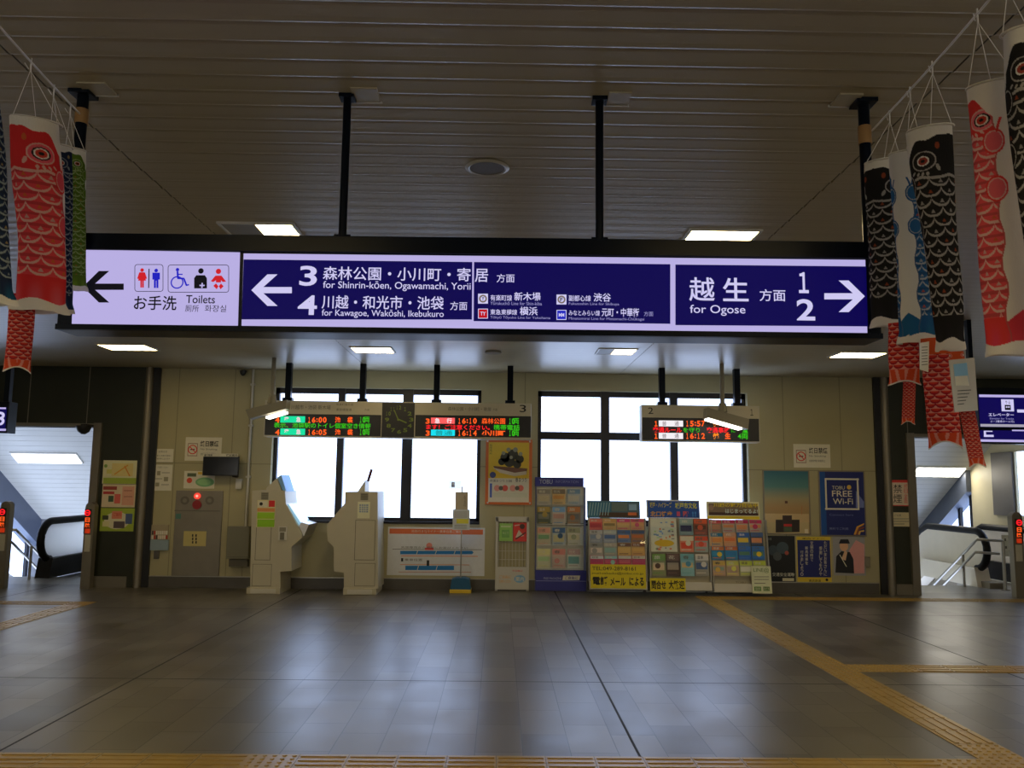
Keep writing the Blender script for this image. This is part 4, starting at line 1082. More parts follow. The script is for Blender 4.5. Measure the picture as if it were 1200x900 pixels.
# posters on the left dark column
DKF = frame(D - sd)
paper('notice_poster', 'pale poster with green band, top one on the left dark column', 'poster', 120.5, 539.5, 160, 567, pc(185, 182, 150), [('q', 121, 560, 159.5, 566.8, pc(125, 140, 50)), ('d', 124, 546, 2, pc(100, 130, 60)), ('q', 131, 543, 156, 558, pc(195, 180, 120)), ('l', 134, 556, 150, 545, 1.5, pc(205, 150, 60)), ('l', 146, 546, 152, 558, 1.5, pc(200, 130, 60)), ('q', 125, 550, 131, 555, pc(165, 160, 90))], fr=DKF)
paper('notice_poster', 'pinkish poster with small pictures, middle one on the left dark column', 'poster', 119.5, 567.5, 158.5, 594.5, pc(180, 165, 140), [('q', 121, 570, 137, 574, pc(120, 50, 40)), ('q', 121, 576, 134, 579, pc(150, 45, 45)), ('q', 127, 581, 133, 588, pc(50, 70, 50)), ('q', 134, 579, 141, 590, pc(190, 90, 80)), ('q', 143, 570, 157, 592, pc(175, 130, 110)), ('l', 145, 575, 155, 575, .7, pc(120, 40, 40)), ('l', 145, 582, 155, 582, .7, pc(120, 60, 60))], fr=DKF)
paper('notice_poster', 'green edged poster with picture boxes, lowest one on the left dark column', 'poster', 117.5, 595.5, 157, 622.5, pc(125, 140, 45), [('d', 137, 610, 15, pc(190, 185, 160), .0014, 10), ('q', 120, 604, 127, 609, pc(50, 55, 40)), ('q', 131, 599, 143, 608, pc(200, 120, 95)), ('q', 147, 602, 155, 614, pc(60, 75, 110)), ('q', 133, 611, 146, 619, pc(70, 60, 60)), ('q', 120, 611, 128, 617, pc(190, 185, 140)), ('t', 'ご案内', 133, 601, 142, 605, pc(150, 40, 30))], fr=DKF)
paper('no_smoking_plate', 'red framed plate with two big dark characters on the right dark column', 'sign', 1043.5, 562.5, 1066.5, 593, RDD, [('q', 1044.8, 565.5, 1065.2, 592, pc(190, 175, 160)), ('v', '禁煙', 1047, 567, 1057, 590, M_ink), ('v', '終日全面', 1059.5, 566.5, 1063.5, 590, RDD)], fr=DKF)
paper('notice_sheet', 'small cream notice under the red framed plate, right dark column', 'notice', 1045, 600.5, 1067.5, 617, pc(175, 165, 135), [('t', 'ご注意', 1048, 602.5, 1056, 605, M_inkg), ('l', 1047, 608, 1065, 608, .6, M_inkg), ('l', 1047, 611, 1065, 611, .6, M_inkg), ('l', 1047, 614, 1060, 614, .6, M_inkg)], fr=DKF)

# ------------------------------------------------------------------ below the windows
TR = pc(25, 95, 150)
paper('platform_board', 'white wall board with orange heading and two blue train diagrams', 'sign board', 454, 618, 568, 674.5, pc(200, 202, 205), [
    ('q', 456.5, 620, 566, 626, pc(215, 110, 65)), ('t', '池袋行きTJライナー乗車位置ご案内', 482, 621.2, 541, 624.8, pc(240, 225, 205)),
    ('p', [(469, 645.5), (553, 645.5), (555, 647.5), (553, 649.5), (469, 649.5)], TR), ('p', [(475, 663), (532, 663), (532, 668), (475, 668)], TR),
    ('l', 460, 643.5, 565, 644.2, .6, M_inkg), ('l', 470, 651.5, 560, 652, .8, pc(205, 125, 80)), ('l', 469, 661.5, 550, 662, .6, pc(205, 125, 80)), ('l', 467, 670.3, 552, 670.5, .6, pc(150, 90, 60)),
    ('d', 503, 639.5, 3.5, pc(205, 130, 120)), ('q', 498, 642, 508, 644.5, pc(190, 60, 60)), ('q', 500, 656.5, 503, 663, M_ink), ('q', 470, 654, 472.5, 658, M_ink), ('t', '乗車位置', 474, 654.5, 495, 657.5, M_inkg), ('t', '先頭車両から順番にお並びください', 470, 640.5, 548, 643, M_inkg),
    ('l', 488, 649.5, 489.5, 645.5, .8, LT), ('l', 510, 649.5, 511.5, 645.5, .8, LT), ('l', 532, 649.5, 533.5, 645.5, .8, LT), ('l', 489, 668, 490.5, 663, .8, LT), ('l', 511, 668, 512.5, 663, .8, LT)], d=-.007)
r = thing('framed_poster', 'orange framed poster of a boat, between the two windows', 'poster', (W.px(597, 550)[0], D, W.px(597, 590)[1]))
m = m_(); m.pbox(569, 515, 623.5, 591.5, pc(165, 85, 40), -.03, 0, .006); m.build('poster_frame', r)
m = m_()
m.pquad(572.5, 518.5, 620, 588.5, pc(196, 192, 178), -.031); m.pquad(572.5, 518.5, 620, 560.5, pc(196, 165, 50), -.032)
m.ppoly([(578, 546), (618, 549), (617, 556), (603, 557.5), (588, 554), (580, 550)], pc(90, 62, 50), -.033)
m.ppoly([(578, 548), (603, 554), (617, 552), (617, 556), (603, 558), (586, 554)], pc(160, 150, 135), -.0335)
for (a_, b_, c_) in ((592, 536, 8), (601, 533, 9), (609, 538, 7), (588, 541, 6), (597, 541, 9), (606, 544, 7)): m.pdisc(a_, b_, c_ * .7, pc(45, 45, 38), -.034)
for (a_, b_, c_) in ((596, 527, 2.5), (604, 527, 2.8), (590, 531, 2.2), (610, 532, 2.4), (599, 536, 2)): m.pdisc(a_, b_, c_, pc(110, 110, 95), -.035)
m.ptext('小江戸川越', 573.5, 520, 576.5, 533, pc(60, 55, 40), -.034)
m.pdisc(577.5, 556.5, 3.6, pc(50, 60, 100), -.036)
m.ptext('舟運まつり 川越', 574, 562, 600, 565, M_inkg, -.033); m.ptext('春まつり', 604, 559.5, 617, 565, M_ink, -.033)
m.pquad(574, 566.5, 576.5, 583, pc(60, 80, 150), -.033)
for k, cc in enumerate((pc(215, 150, 140), pc(200, 90, 80), pc(215, 150, 140), pc(205, 110, 100))): m.pdisc(582.5 + k * 9.2, 572, 3.6, cc, -.034)
m.pdisc(587, 572, 2.6, M_inkg, -.0345); m.pdisc(606, 572, 2.6, M_inkg, -.0345); m.pquad(578, 577.5, 618, 583, pc(165, 165, 150), -.033)
m.build('poster_print', r)
m = m_()
for (a_, b_) in ((571.5, 517), (621, 517.5), (571.5, 589), (621, 589.5)): m.pdisc(a_, b_, 1.1, M_whitep, -.034, .004)
m.build('corner_screws', r)
PSF = frame(12.86)
r = thing('notice_stand', 'slim pole stand with paper notices on a blue and yellow base', 'stand', (PSF.px(540, 690)[0], PSF.M.translation.y, 0))
m = MB(PSF); a_, b_, c_, d_ = PSF.rect(527.5, 676.5, 552.5, 692)
m.box(a_, b_, -.13, .13, 0, .055, pc(175, 150, 40), .012); m.prism([(a_ + .005, .055), (b_ - .005, .055), (b_ - .03, d_ - .02), (b_ - .10, d_), (a_ + .10, d_), (a_ + .03, d_ - .02)], -.125, .125, pc(25, 70, 100)); m.build('weighted_base', r)
m = MB(PSF); x, _ = PSF.px(540.5, 640); m.tube([(x, 0, d_ - .01), (x, 0, PSF.px(540, 570)[1])], .011, M_steel, 10); m.build('pole', r)
m = MB(PSF); m.pbox(533.5, 576.5, 548.5, 597.5, pc(150, 140, 120), -.024, -.012); m.ptext('ご案内板', 543.5, 580, 546, 594, pc(90, 85, 75), -.026); m.build('upper_card', r)
m = MB(PSF); m.pbox(530.5, 597, 550.5, 621, pc(170, 175, 180), -.026, -.012); m.pquad(535, 608, 549, 613.5, pc(205, 200, 70), -.027)
for k in range(4): m.pline(532.5, 600 + k * 2, 548, 600 + k * 2, .5, M_inkg, -.027)
for k in range(3): m.pline(532.5, 615.5 + k * 1.8, 547, 615.5 + k * 1.8, .5, M_inkg, -.027)
m.build('lower_card', r)
WR = frame(at_z(600, 693, 0).y + .02)
r = thing('display_rack', 'white wire display rack with green and red flyers', 'rack', (WR.px(600, 690)[0], WR.M.translation.y, 0))
m = MB(WR); m.pbox(580.5, 605.5, 583.5, 693, M_whitep, 0, .05, .004); m.pbox(617, 606, 620, 693, M_whitep, 0, .05, .004); m.pbox(580.5, 605.5, 620, 611.5, M_whitep, 0, .05, .004); m.pbox(583, 664.5, 618, 691, M_whitep, 0.005, .04, .003)
a_, b_, c_, d_ = WR.rect(580.5, 605.5, 620, 693); m.box(a_, a_ + .04, .0, .35, 0, .03, M_whitep, .004); m.box(b_ - .04, b_, .0, .35, 0, .03, M_whitep, .004); m.build('rack_frame', r)
m = MB(WR)
for k in range(9): x = WR.px(584.5 + k * 4, 640)[0]; m.tube([(x, .04, WR.px(600, 664)[1]), (x, .04, WR.px(600, 611)[1])], .004, M_whitep, 6)
for k in range(5): z = WR.px(600, 616 + k * 10)[1]; m.tube([(WR.px(583, 640)[0], .045, z), (WR.px(618, 640)[0], .045, z)], .004, M_whitep, 6)
m.build('wire_grid', r)
m = MB(WR); m.ptext('TOBU', 600, 668, 612, 670, RDD, .003); m.ptext('ご自由に', 585, 674, 599, 678, pc(195, 150, 90), .003, .01); m.ptext('お持ちください', 585, 679.5, 599, 683, pc(195, 150, 90), .003, .01); m.pdisc(609, 678.5, 6.5, pc(100, 140, 170), .003, 0, 4.5); m.ptext('案内', 604, 676, 614, 681, LT, .002, .01); m.build('lettering', r)
paper('flyer', 'green flyer in the white wire rack', 'flyer', 585, 613.5, 600.5, 634, pc(120, 160, 85), [('q', 587, 616, 598.5, 618, pc(190, 205, 160)), ('q', 588, 621, 597, 630, pc(95, 140, 75)), ('t', 'みどり', 589, 623, 596, 626, pc(200, 215, 170))], d=.02, fr=WR)
paper('flyer', 'red flyer with dark print in the white wire rack', 'flyer', 601.5, 612.5, 617.5, 634.5, pc(190, 60, 55), [('d', 612, 617, 3, pc(60, 40, 40)), ('p', [(604, 630), (608, 621), (614, 628)], pc(205, 190, 180)), ('l', 603, 616, 609, 615, 1, pc(215, 200, 190)), ('l', 604, 632, 616, 624, 1.4, pc(60, 40, 40))], d=.02, fr=WR)

GF = frame(D + .14)
m = MB(GF); m.pbox(526, 563, 540.5, 573, M_sheet, -.002, 0); m.pquad(529, 565, 533, 571, pc(150, 150, 150), -.0025)
tag(m.build('notice_sheet'), 'small pale sheet stuck on the window glass above the pole stand', 'notice')
# ------------------------------------------------------------------ brochure racks
ordw = ['first', 'second', 'third', 'fourth']
def leaflet(label, fr, x0, y0, x1, y1, cols, d, seed, group):
    rg = random.Random(seed)
    m = MB(fr); h = y1 - y0; w_ = x1 - x0
    m.pbox(x0, y0, x1, y1, cols[0], d, d + .008)
    m.pquad(x0 + .3, y0 + .4, x1 - .3, y0 + h * .30, cols[1], d - .001)
    m.pquad(x0 + w_ * .08, y0 + h * .40, x1 - w_ * .1, y0 + h * rg.uniform(.6, .78), cols[2], d - .001)
    m.pline(x0 + w_ * .12, y0 + h * .86, x1 - w_ * .2, y0 + h * .86, .8, cols[1], d - .001)
    if rg.random() < .6: m.pdisc(x0 + w_ * rg.uniform(.35, .7), y0 + h * rg.uniform(.42, .62), min(w_, h) * .2, cols[3] if len(cols) > 3 else cols[1], d - .002)
    tm = rg.choice(['旅', '春', '花', '鉄道', '温泉', '川越', '日光'])
    m.ptext(tm, x0 + w_ * .15, y0 + h * .08, x0 + w_ * .6, y0 + h * .24, LT if rg.random() < .5 else M_inkg, d - .002, .01)
    return tag(m.build('brochure'), label, 'brochure', group)
# tall blue rack
R1 = frame(at_z(655, 693, 0).y)
r = thing('brochure_rack', 'tall pale brochure rack with blue header and blue base', 'rack', (R1.px(656, 690)[0], R1.M.translation.y, 0), 'brochure racks along the window wall')
BL = pc(42, 44, 110)
m = MB(R1); m.pbox(627, 570, 684.5, 668.5, pc(165, 165, 155), 0.02, .30, .004); m.pbox(627, 560, 628.3, 692, pc(70, 75, 110), -.005, .30); m.pbox(684, 571, 686.5, 692, pc(90, 95, 120), -.005, .30); m.build('rack_body', r)
m = MB(R1); m.pbox(627, 559.5, 684, 570, BL, -.01, .06, .004); m.ptext('TOBU', 632, 562, 647.5, 567, pc(170, 175, 195), -.012, .01); m.ptext('INFORMATION', 651, 563, 678, 566.2, pc(110, 115, 160), -.012); m.build('header_sign', r)
m = MB(R1); m.pbox(627.5, 668.5, 687.5, 692.5, BL, -.03, .28, .006); m.pquad(628, 680.6, 687, 681.2, pc(120, 125, 170), -.031); m.ptext('FREE MAGAZINE', 637, 676.5, 658, 679, pc(150, 155, 190), -.032); m.ppoly([(660, 674.5), (680, 674.5), (679, 679.8), (659, 679.8)], LT, -.032); m.ptext('ご自由に', 662, 675.3, 677, 679, BL, -.033, .02); m.build('rack_base', r)
for k, yy in enumerate((570.8, 592.5, 615.5, 640.5)):
    m = MB(R1); h = (21, 22.5, 24, 27)[k]
    m.pbox(628.5, yy + h * .45, 684, yy + h * .98, M_clear, -.028, -.022); m.pbox(628.5, yy + h * .96, 684, yy + h, pc(150, 150, 145), -.03, .02); m.build('pocket_shelf', r)
tall = [[(pc(150, 140, 125), pc(110, 105, 95), pc(165, 150, 120)), (pc(185, 155, 105), pc(95, 85, 70), pc(200, 140, 70)), (pc(150, 150, 145), pc(85, 110, 130), pc(170, 160, 140))],
        [(pc(70, 75, 65), pc(140, 120, 60), pc(110, 110, 100)), (pc(160, 150, 140), pc(95, 130, 165), pc(160, 120, 105)), (pc(120, 105, 85), pc(150, 95, 50), pc(90, 85, 75))],
        [(pc(160, 150, 125), pc(190, 140, 120), pc(100, 130, 90)), (pc(150, 155, 155), pc(45, 75, 110), pc(170, 160, 120)), (pc(165, 160, 145), pc(130, 130, 100), pc(175, 165, 130))],
        [(pc(185, 180, 150), pc(180, 175, 120), pc(150, 170, 120)), (pc(190, 165, 155), pc(200, 130, 120), pc(195, 175, 160)), (pc(170, 170, 160), pc(140, 115, 110), pc(90, 130, 125))]]
rows4 = ['top', 'second', 'third', 'lowest']
for i in range(4):
    yy = (573, 593.5, 618, 643)[i]; hh = (19, 22, 22, 23)[i]
    for j in range(3):
        leaflet(f"brochure in the {rows4[i]} row, {['left', 'middle', 'right'][j]} pocket, of the tall blue rack", R1, 629.5 + j * 17.6, yy, 645 + j * 17.6, yy + hh, tall[i][j], -.012, i * 7 + j, 'brochures in the tall blue rack')
# three leaning racks
def lean_frame(px, py): return frame(12.62, 0, 0, 0, -0.14)
def lean_rack(label, fr, x0, y0, x1, y1, sl, head_y):
    """x0,x1 at the base, sl = sideways run of the sides in pixels towards the top (perspective lean)"""
    r = thing('brochure_rack', label, 'rack', tuple(fr.M @ Vector((fr.px((x0 + x1) / 2, y1)[0], 0.05, 0))), 'brochure racks along the window wall')
    a_, b_, c_, d_ = fr.rect(x0, y0, x1, y1)
    m = MB(fr); m.box(a_, b_, .03, .05, c_ + .03, d_, pc(130, 125, 110)); m.box(a_, b_, -.03, .06, max(c_, .02), c_ + .12, M_whitep, .005); m.build('back_panel', r)
    for xx in (a_, b_):
        m = MB(fr); m.tube([(xx, 0, c_ + .0), (xx, 0, d_)], .016, M_steel, 10); m.build('side_rail', r)
    Y = fr.M.translation.y; zt = (fr.M @ Vector((0, 0, d_))).z
    m = MB(); yt = (fr.M @ Vector((0, 0, d_))).y
    for xx in (a_, b_): m.tube([(xx, yt + .02, zt * .9), (xx, Y + .42, 0.015)], .012, M_steel, 8)
    m.tube([(a_, Y + .42, .015), (b_, Y + .42, .015)], .012, M_steel, 8); m.build('rear_leg', r)
    return r
R2 = lean_frame(724, 692)
rk2 = lean_rack('leaning brochure rack with yellow telephone sign at its foot', R2, 690.5, 607, 757, 691, 0, 587)
m = MB(R2); m.pbox(688, 587, 750, 607, pc(60, 85, 100), .02, .035, .002); m.pquad(689, 588, 716, 606, pc(45, 90, 115), .019); m.pquad(702, 600.5, 748, 606, pc(60, 45, 35), .018); m.pquad(737, 591, 746, 598, pc(110, 140, 165), .018); m.pquad(736, 600.5, 746, 604, pc(180, 95, 50), .017); m.pquad(717, 589, 735, 599, pc(80, 95, 95), .018)
for k in range(8): m.pline(690 + k * 3.2, 604, 692 + k * 3.2, 589, .9, pc(120, 150, 160), .0175)
m.build('header_card', rk2)
for yy in (607.5, 625, 642): m = MB(R2); m.pbox(690, yy + 8, 756, yy + 17, M_clear, -.03, -.026); m.build('clear_pocket', rk2)
c2 = [[(pc(175, 75, 75), pc(190, 110, 100), pc(150, 50, 60)), (pc(180, 150, 100), pc(165, 130, 85), pc(110, 95, 60)), (pc(185, 140, 105), pc(170, 60, 110), pc(190, 160, 110)), (pc(185, 140, 100), pc(170, 75, 100), pc(190, 150, 100))],
      [(pc(115, 120, 135), pc(150, 150, 150), pc(95, 110, 135)), (pc(120, 125, 140), pc(150, 155, 155), pc(60, 85, 130)), (pc(85, 100, 130), pc(50, 80, 130), pc(180, 110, 60), pc(205, 140, 90)), (pc(120, 90, 70), pc(60, 75, 110), pc(150, 85, 50), pc(190, 115, 60))],
      [(pc(135, 130, 125), pc(120, 120, 120), pc(165, 155, 150)), (pc(125, 130, 125), pc(150, 140, 130), pc(110, 140, 140)), (pc(170, 140, 85), pc(100, 70, 60), pc(190, 160, 100)), (pc(165, 130, 80), pc(120, 75, 60), pc(185, 150, 90))],
      [(pc(160, 60, 85), pc(200, 205, 205), pc(150, 50, 85)), (pc(150, 60, 85), pc(120, 160, 160), pc(165, 70, 95)), (pc(155, 55, 80), pc(165, 165, 155), pc(170, 80, 100)), (pc(155, 55, 85), pc(170, 165, 150), pc(160, 60, 90))]]
for i in range(4):
    yy = (608, 621, 636, 651)[i]; hh = (13, 15, 15, 13)[i]
    for j in range(4):
        leaflet(f"brochure in the {rows4[i]} row, {ordw[j]} from left, above the yellow telephone sign", R2, 690.2 + j * 16.3 + i * .5, yy, 705.8 + j * 16.3 + i * .5, yy + hh, c2[i][j], -.010 - .002 * i, i * 11 + j, 'brochures above the yellow telephone sign')
YEL = pc(190, 175, 25)
m = MB(R2); m.pbox(692, 661.5, 757, 689.5, YEL, -.045, -.038, .002)
m.ptext('TEL:049-289-8161', 694, 664, 745, 668.5, pc(70, 65, 25), -.047, .01); m.ptext('mail:sakado@tobu.co.jp', 694, 670.5, 754, 673.8, pc(50, 45, 15), -.047)
m.ptext('電話', 694.5, 675.5, 712.5, 685.5, M_ink, -.047, .03); m.ptext('メール', 715, 677, 733, 686.5, M_ink, -.047, .03); m.ptext('による', 737.5, 676.5, 754.5, 686.5, M_ink, -.047, .03)
m.build('telephone_sign', rk2)
R3 = lean_frame(796, 693)
rk3 = lean_rack('leaning brochure rack with blue header and small yellow welcome sign', R3, 762, 607, 832, 692, 0, 586)
m = MB(R3); m.pbox(757.5, 586, 820, 607, pc(190, 190, 180), .02, .035, .002); m.pquad(759, 587.2, 819, 606.5, pc(20, 60, 130), .019)
m.ptext('坂戸・ハイツーズ', 761.5, 588.5, 787, 595, pc(200, 185, 30), .017, .02); m.ptext('坂戸市文化', 791, 589, 816.5, 596, pc(190, 190, 40), .017, .02); m.ptext('北口徒歩', 762, 599, 788, 605.5, pc(215, 160, 40), .017, .02); m.ptext('1', 793, 599.5, 797, 605, pc(150, 60, 90), .017, .03); m.ptext('階', 800.5, 599, 807, 605.5, pc(190, 80, 60), .017, .02); m.ptext('!!', 811, 599.5, 816, 605.5, pc(60, 130, 200), .017, .03); m.build('header_card', rk3)
for yy in (607.5, 642): m = MB(R3); m.pbox(762, yy + 10, 831, yy + 20, M_clear, -.034, -.03); m.build('clear_pocket', rk3)
m = MB(R3); m.pbox(762.5, 607.5, 793, 646.5, pc(180, 182, 170), -.026, -.018); m.pdisc(778.5, 636.5, 11.5, pc(190, 160, 40), -.0275, 0, 4)
rg = random.Random(5)
for k in range(46): a_, b_ = rg.uniform(765, 788), rg.uniform(610, 643); m.pquad(a_, b_, a_ + rg.uniform(1.5, 4), b_ + rg.uniform(1, 2.6), rg.choice([pc(110, 140, 175), pc(140, 165, 120), pc(190, 120, 90), pc(110, 110, 110), pc(90, 120, 160)]), -.027)
tag(m.build('map_flyer'), 'large white illustrated flyer with yellow oval in the blue headed rack', 'flyer')
c3 = {(0, 2): (pc(100, 120, 125), pc(120, 140, 140), pc(30, 35, 75)), (0, 3): (pc(110, 60, 45), pc(200, 85, 50), pc(70, 45, 35)), (1, 2): (pc(175, 110, 90), pc(185, 180, 165), pc(185, 65, 45)), (1, 3): (pc(120, 130, 130), pc(195, 75, 50), pc(180, 100, 100)),
      (2, 0): (pc(110, 115, 85), pc(95, 130, 70), pc(190, 170, 140), pc(70, 50, 40)), (2, 1): (pc(60, 48, 45), pc(90, 70, 65), pc(130, 120, 110)), (2, 2): (pc(110, 150, 160), pc(90, 140, 150), pc(195, 175, 130), pc(60, 120, 150)), (2, 3): (pc(120, 120, 115), pc(170, 165, 160), pc(60, 80, 120))}
for (i, j), cc in c3.items():
    yy = (608, 628, 649)[i]; hh = (19, 19, 26)[i]
    leaflet(f"brochure in the {['top', 'middle', 'bottom'][i]} row, {ordw[j]} from left, of the blue headed leaning rack", R3, 762.5 + j * 16.8 + i * .8, yy, 778.5 + j * 16.8 + i * .8, yy + hh, cc, -.014, i * 13 + j, 'brochures in the blue headed rack')
m = MB(R3); m.pbox(762, 677.5, 803.5, 693, YEL, -.05, -.043, .002); m.ptext('問合せ', 763.5, 680, 780.5, 690.5, M_ink, -.052, .03); m.ptext('大歓迎', 783.5, 680, 802, 690.5, M_ink, -.052, .03); m.build('welcome_sign', rk3)
R4 = lean_frame(866, 695)
rk4 = lean_rack('leaning brochure rack with yellow edged header and white pamphlet at its corner', R4, 835, 609, 900, 694, 0, 588)
m = MB(R4); m.pbox(828, 588, 890, 608.5, pc(200, 195, 160), .02, .035, .002); m.pquad(830.5, 590, 888.5, 604, pc(95, 80, 65), .019); m.pquad(829, 605, 890, 608.3, pc(200, 175, 30), .019); m.pquad(831, 600.5, 888.5, 604, pc(50, 30, 30), .0185)
m.ptext('川越の魅力発信中', 836, 589.5, 888, 594.5, pc(205, 185, 40), .017, .02); m.ptext('はじまってるよ!', 850, 596.5, 888, 601.5, pc(175, 190, 190), .017, .02); m.pdisc(833.5, 595, 3, pc(120, 95, 80), .017); m.build('header_card', rk4)
for yy in (607.5, 626, 644): m = MB(R4); m.pbox(835, yy + 9, 900, yy + 18, M_clear, -.034, -.03); m.build('clear_pocket', rk4)
c4 = [[(pc(120, 100, 85), pc(160, 60, 70), pc(150, 105, 80))] * 1 + [(pc(140, 130, 120), pc(150, 35, 75), pc(170, 110, 70))] * 3,
      [(pc(180, 140, 95), pc(30, 90, 130), pc(195, 130, 70)), (pc(180, 125, 85), pc(160, 120, 100), pc(195, 105, 60)), (pc(60, 85, 120), pc(40, 80, 150), pc(190, 165, 60), pc(60, 95, 60)), (pc(45, 55, 75), pc(50, 75, 125), pc(165, 110, 80))],
      [(pc(30, 100, 140), pc(190, 110, 60), pc(40, 110, 150), pc(205, 180, 60)), (pc(40, 105, 145), pc(190, 100, 60), pc(30, 95, 150), pc(205, 170, 60)), (pc(30, 80, 150), pc(40, 90, 160), pc(60, 100, 90), pc(210, 180, 40)), (pc(35, 85, 150), pc(45, 95, 160), pc(70, 105, 90), pc(210, 185, 40))],
      [(pc(150, 125, 110), pc(190, 160, 80), pc(110, 130, 120)), (pc(155, 140, 110), pc(170, 170, 80), pc(140, 120, 110)), (pc(140, 145, 110), pc(165, 175, 60), pc(190, 190, 180)), (pc(140, 145, 110), pc(165, 175, 60), pc(180, 180, 170))]]
for i in range(4):
    yy = (609, 624, 640, 657)[i]; hh = (15, 16, 16, 18)[i]
    for j in range(4):
        leaflet(f"brochure in the {rows4[i]} row, {ordw[j]} from left, of the yellow edged leaning rack", R4, 830.5 + j * 15.8 + i * 1.6, yy, 845.3 + j * 15.8 + i * 1.6, yy + hh, c4[i][j], -.012 - .002 * i, i * 17 + j, 'brochures in the yellow edged rack')
m = MB(R4); m.ptext('TOBU', 862, 681.5, 874, 683.5, M_inkg, -.032); m.build('foot_lettering', rk4)
paper('pamphlet', 'white and green pamphlet at the right foot of the last leaning rack', 'pamphlet', 881, 663.5, 904, 695.5, pc(185, 190, 165), [('t', 'LINE@', 883, 665.5, 901, 671.5, pc(80, 105, 50), .005), ('l', 884, 676, 901, 676, .7, M_inkg), ('l', 884, 679, 901, 679, .7, M_inkg), ('l', 884, 683.5, 897, 683.5, .7, M_inkg), ('q', 884, 687.5, 892, 692.5, pc(65, 110, 40)), ('q', 894.5, 687.5, 902, 692.5, pc(70, 100, 50)), ('t', '登録', 885, 688.3, 891, 691.8, LT), ('t', '友だち', 895, 688.3, 901.5, 691.8, LT)], d=-.06, fr=R4)

# ------------------------------------------------------------------ posters right of the window
def framed(label, x0, y0, x1, y1, fr_m, draw):
    r = thing('framed_poster', label, 'poster', (W.px((x0 + x1) / 2, 600)[0], D, W.px((x0 + x1) / 2, y1)[1]))
    m = m_(); m.pbox(x0, y0, x1, y1, fr_m, -.02, 0, .004); m.build('poster_frame', r)
    m = m_(); draw(m, -.021); m.build('poster_print', r)
    return r
def sunset_mat():
    m = bpy.data.materials.new('printed_dusk_gradient'); m.use_nodes = True
    nt = m.node_tree; L = nt.links; b = nt.nodes['Principled BSDF']
    tc = nt.nodes.new('ShaderNodeTexCoord'); sp = nt.nodes.new('ShaderNodeSeparateXYZ'); L.new(tc.outputs['Object'], sp.inputs[0])
    mr = nt.nodes.new('ShaderNodeMapRange'); mr.inputs[1].default_value = W.px(922, 612)[1]; mr.inputs[2].default_value = W.px(922, 552)[1]
    L.new(sp.outputs['Z'], mr.inputs[0]); cr = nt.nodes.new('ShaderNodeValToRGB'); L.new(mr.outputs[0], cr.inputs[0])
    el = cr.color_ramp.elements; el[0].position = 0; el[0].color = (*srgb(165, 140, 95), 1); el[1].position = 1; el[1].color = (*srgb(45, 110, 130), 1)
    for p_, c_ in ((.28, srgb(185, 150, 100)), (.45, srgb(175, 160, 120)), (.7, srgb(85, 140, 140))):
        q = el.new(p_); q.color = (*c_, 1)
    L.new(cr.outputs[0], b.inputs['Base Color']); b.inputs['Roughness'].default_value = .35
    return m
M_sun = sunset_mat()
def d_sun(m, d):
    m.pquad(896, 552, 948, 625, M_sun, d)
    m.pquad(896.5, 612, 948, 625, pc(150, 135, 100), d - .001); m.pquad(896.5, 602, 948, 612, pc(155, 135, 100), d - .0005)
    m.ppoly([(909, 609), (937, 609), (937, 623.5), (909, 624)], pc(35, 30, 28), d - .002); m.ppoly([(917, 604), (928, 604), (928, 623), (917, 623)], pc(45, 35, 35), d - .003)
    m.pquad(918.5, 614, 928, 617, pc(150, 40, 40), d - .004); m.pquad(918.5, 617.5, 928, 623, pc(60, 75, 55), d - .004); m.pquad(919.8, 587, 923, 590, pc(70, 45, 35), d - .004); m.pline(939.5, 593, 939.5, 603, .8, pc(140, 95, 60), d - .003); m.pquad(943, 620, 947, 625, pc(190, 180, 160), d - .003)
framed('framed sunset poster with a dark train, right of the window', 894.5, 551, 949.5, 626.5, M_dsteel, d_sun)
NV = pc(22, 30, 85)
def d_wifi(m, d):
    m.pquad(961.5, 553, 1013, 627, NV, d); m.pquad(961.5, 553, 968, 627, pc(15, 60, 120), d - .001)
    m.ppoly([(1003, 575), (1008, 582), (1012.5, 588), (1012.5, 595), (1003, 595)], pc(90, 100, 150), d - .002)
    for (a_, b_, c_, e_) in ((967, 560.5, 1006.5, 562.5), (967, 595.5, 1006.5, 597.5), (967, 560.5, 969, 597.5), (1004.5, 560.5, 1006.5, 597.5)): m.pquad(a_, b_, c_, e_, LT, d - .003)
    m.ptext('TOBU', 975, 569.5, 990, 573.5, LT, d - .003); m.pdisc(995, 571, 2.6, pc(170, 140, 60), d - .003)
    m.ptext('FREE', 975, 575, 998.5, 582, LT, d - .003, .008); m.ptext('Wi-Fi', 976, 584, 999.5, 591, LT, d - .003, .008)
    m.ptext('Connect here', 972, 602, 1000, 604.5, pc(80, 90, 140), d - .003); m.ptext('無料でご利用', 972, 618, 994, 621, pc(100, 110, 150), d - .003)
    for k, cc in enumerate((pc(200, 150, 60), pc(110, 60, 40), pc(205, 170, 90))): m.pring(1012, 626, 14 - k * 4, 2.2, cc, d - .004) if False else m.ppoly([(1012.6, 613 + k * 4), (1012.6, 615 + k * 4), (1006 + k * 1.3, 618.5 + k * 2.4), (1003 + k * 2.4, 626.5), (1000.5 + k * 2.4, 626.5), (1004 + k * 1.3, 617 + k * 2.6)], cc, d - .004)
framed('framed navy poster about free wireless internet', 960, 551.5, 1014.5, 628.5, M_dsteel, d_wifi)
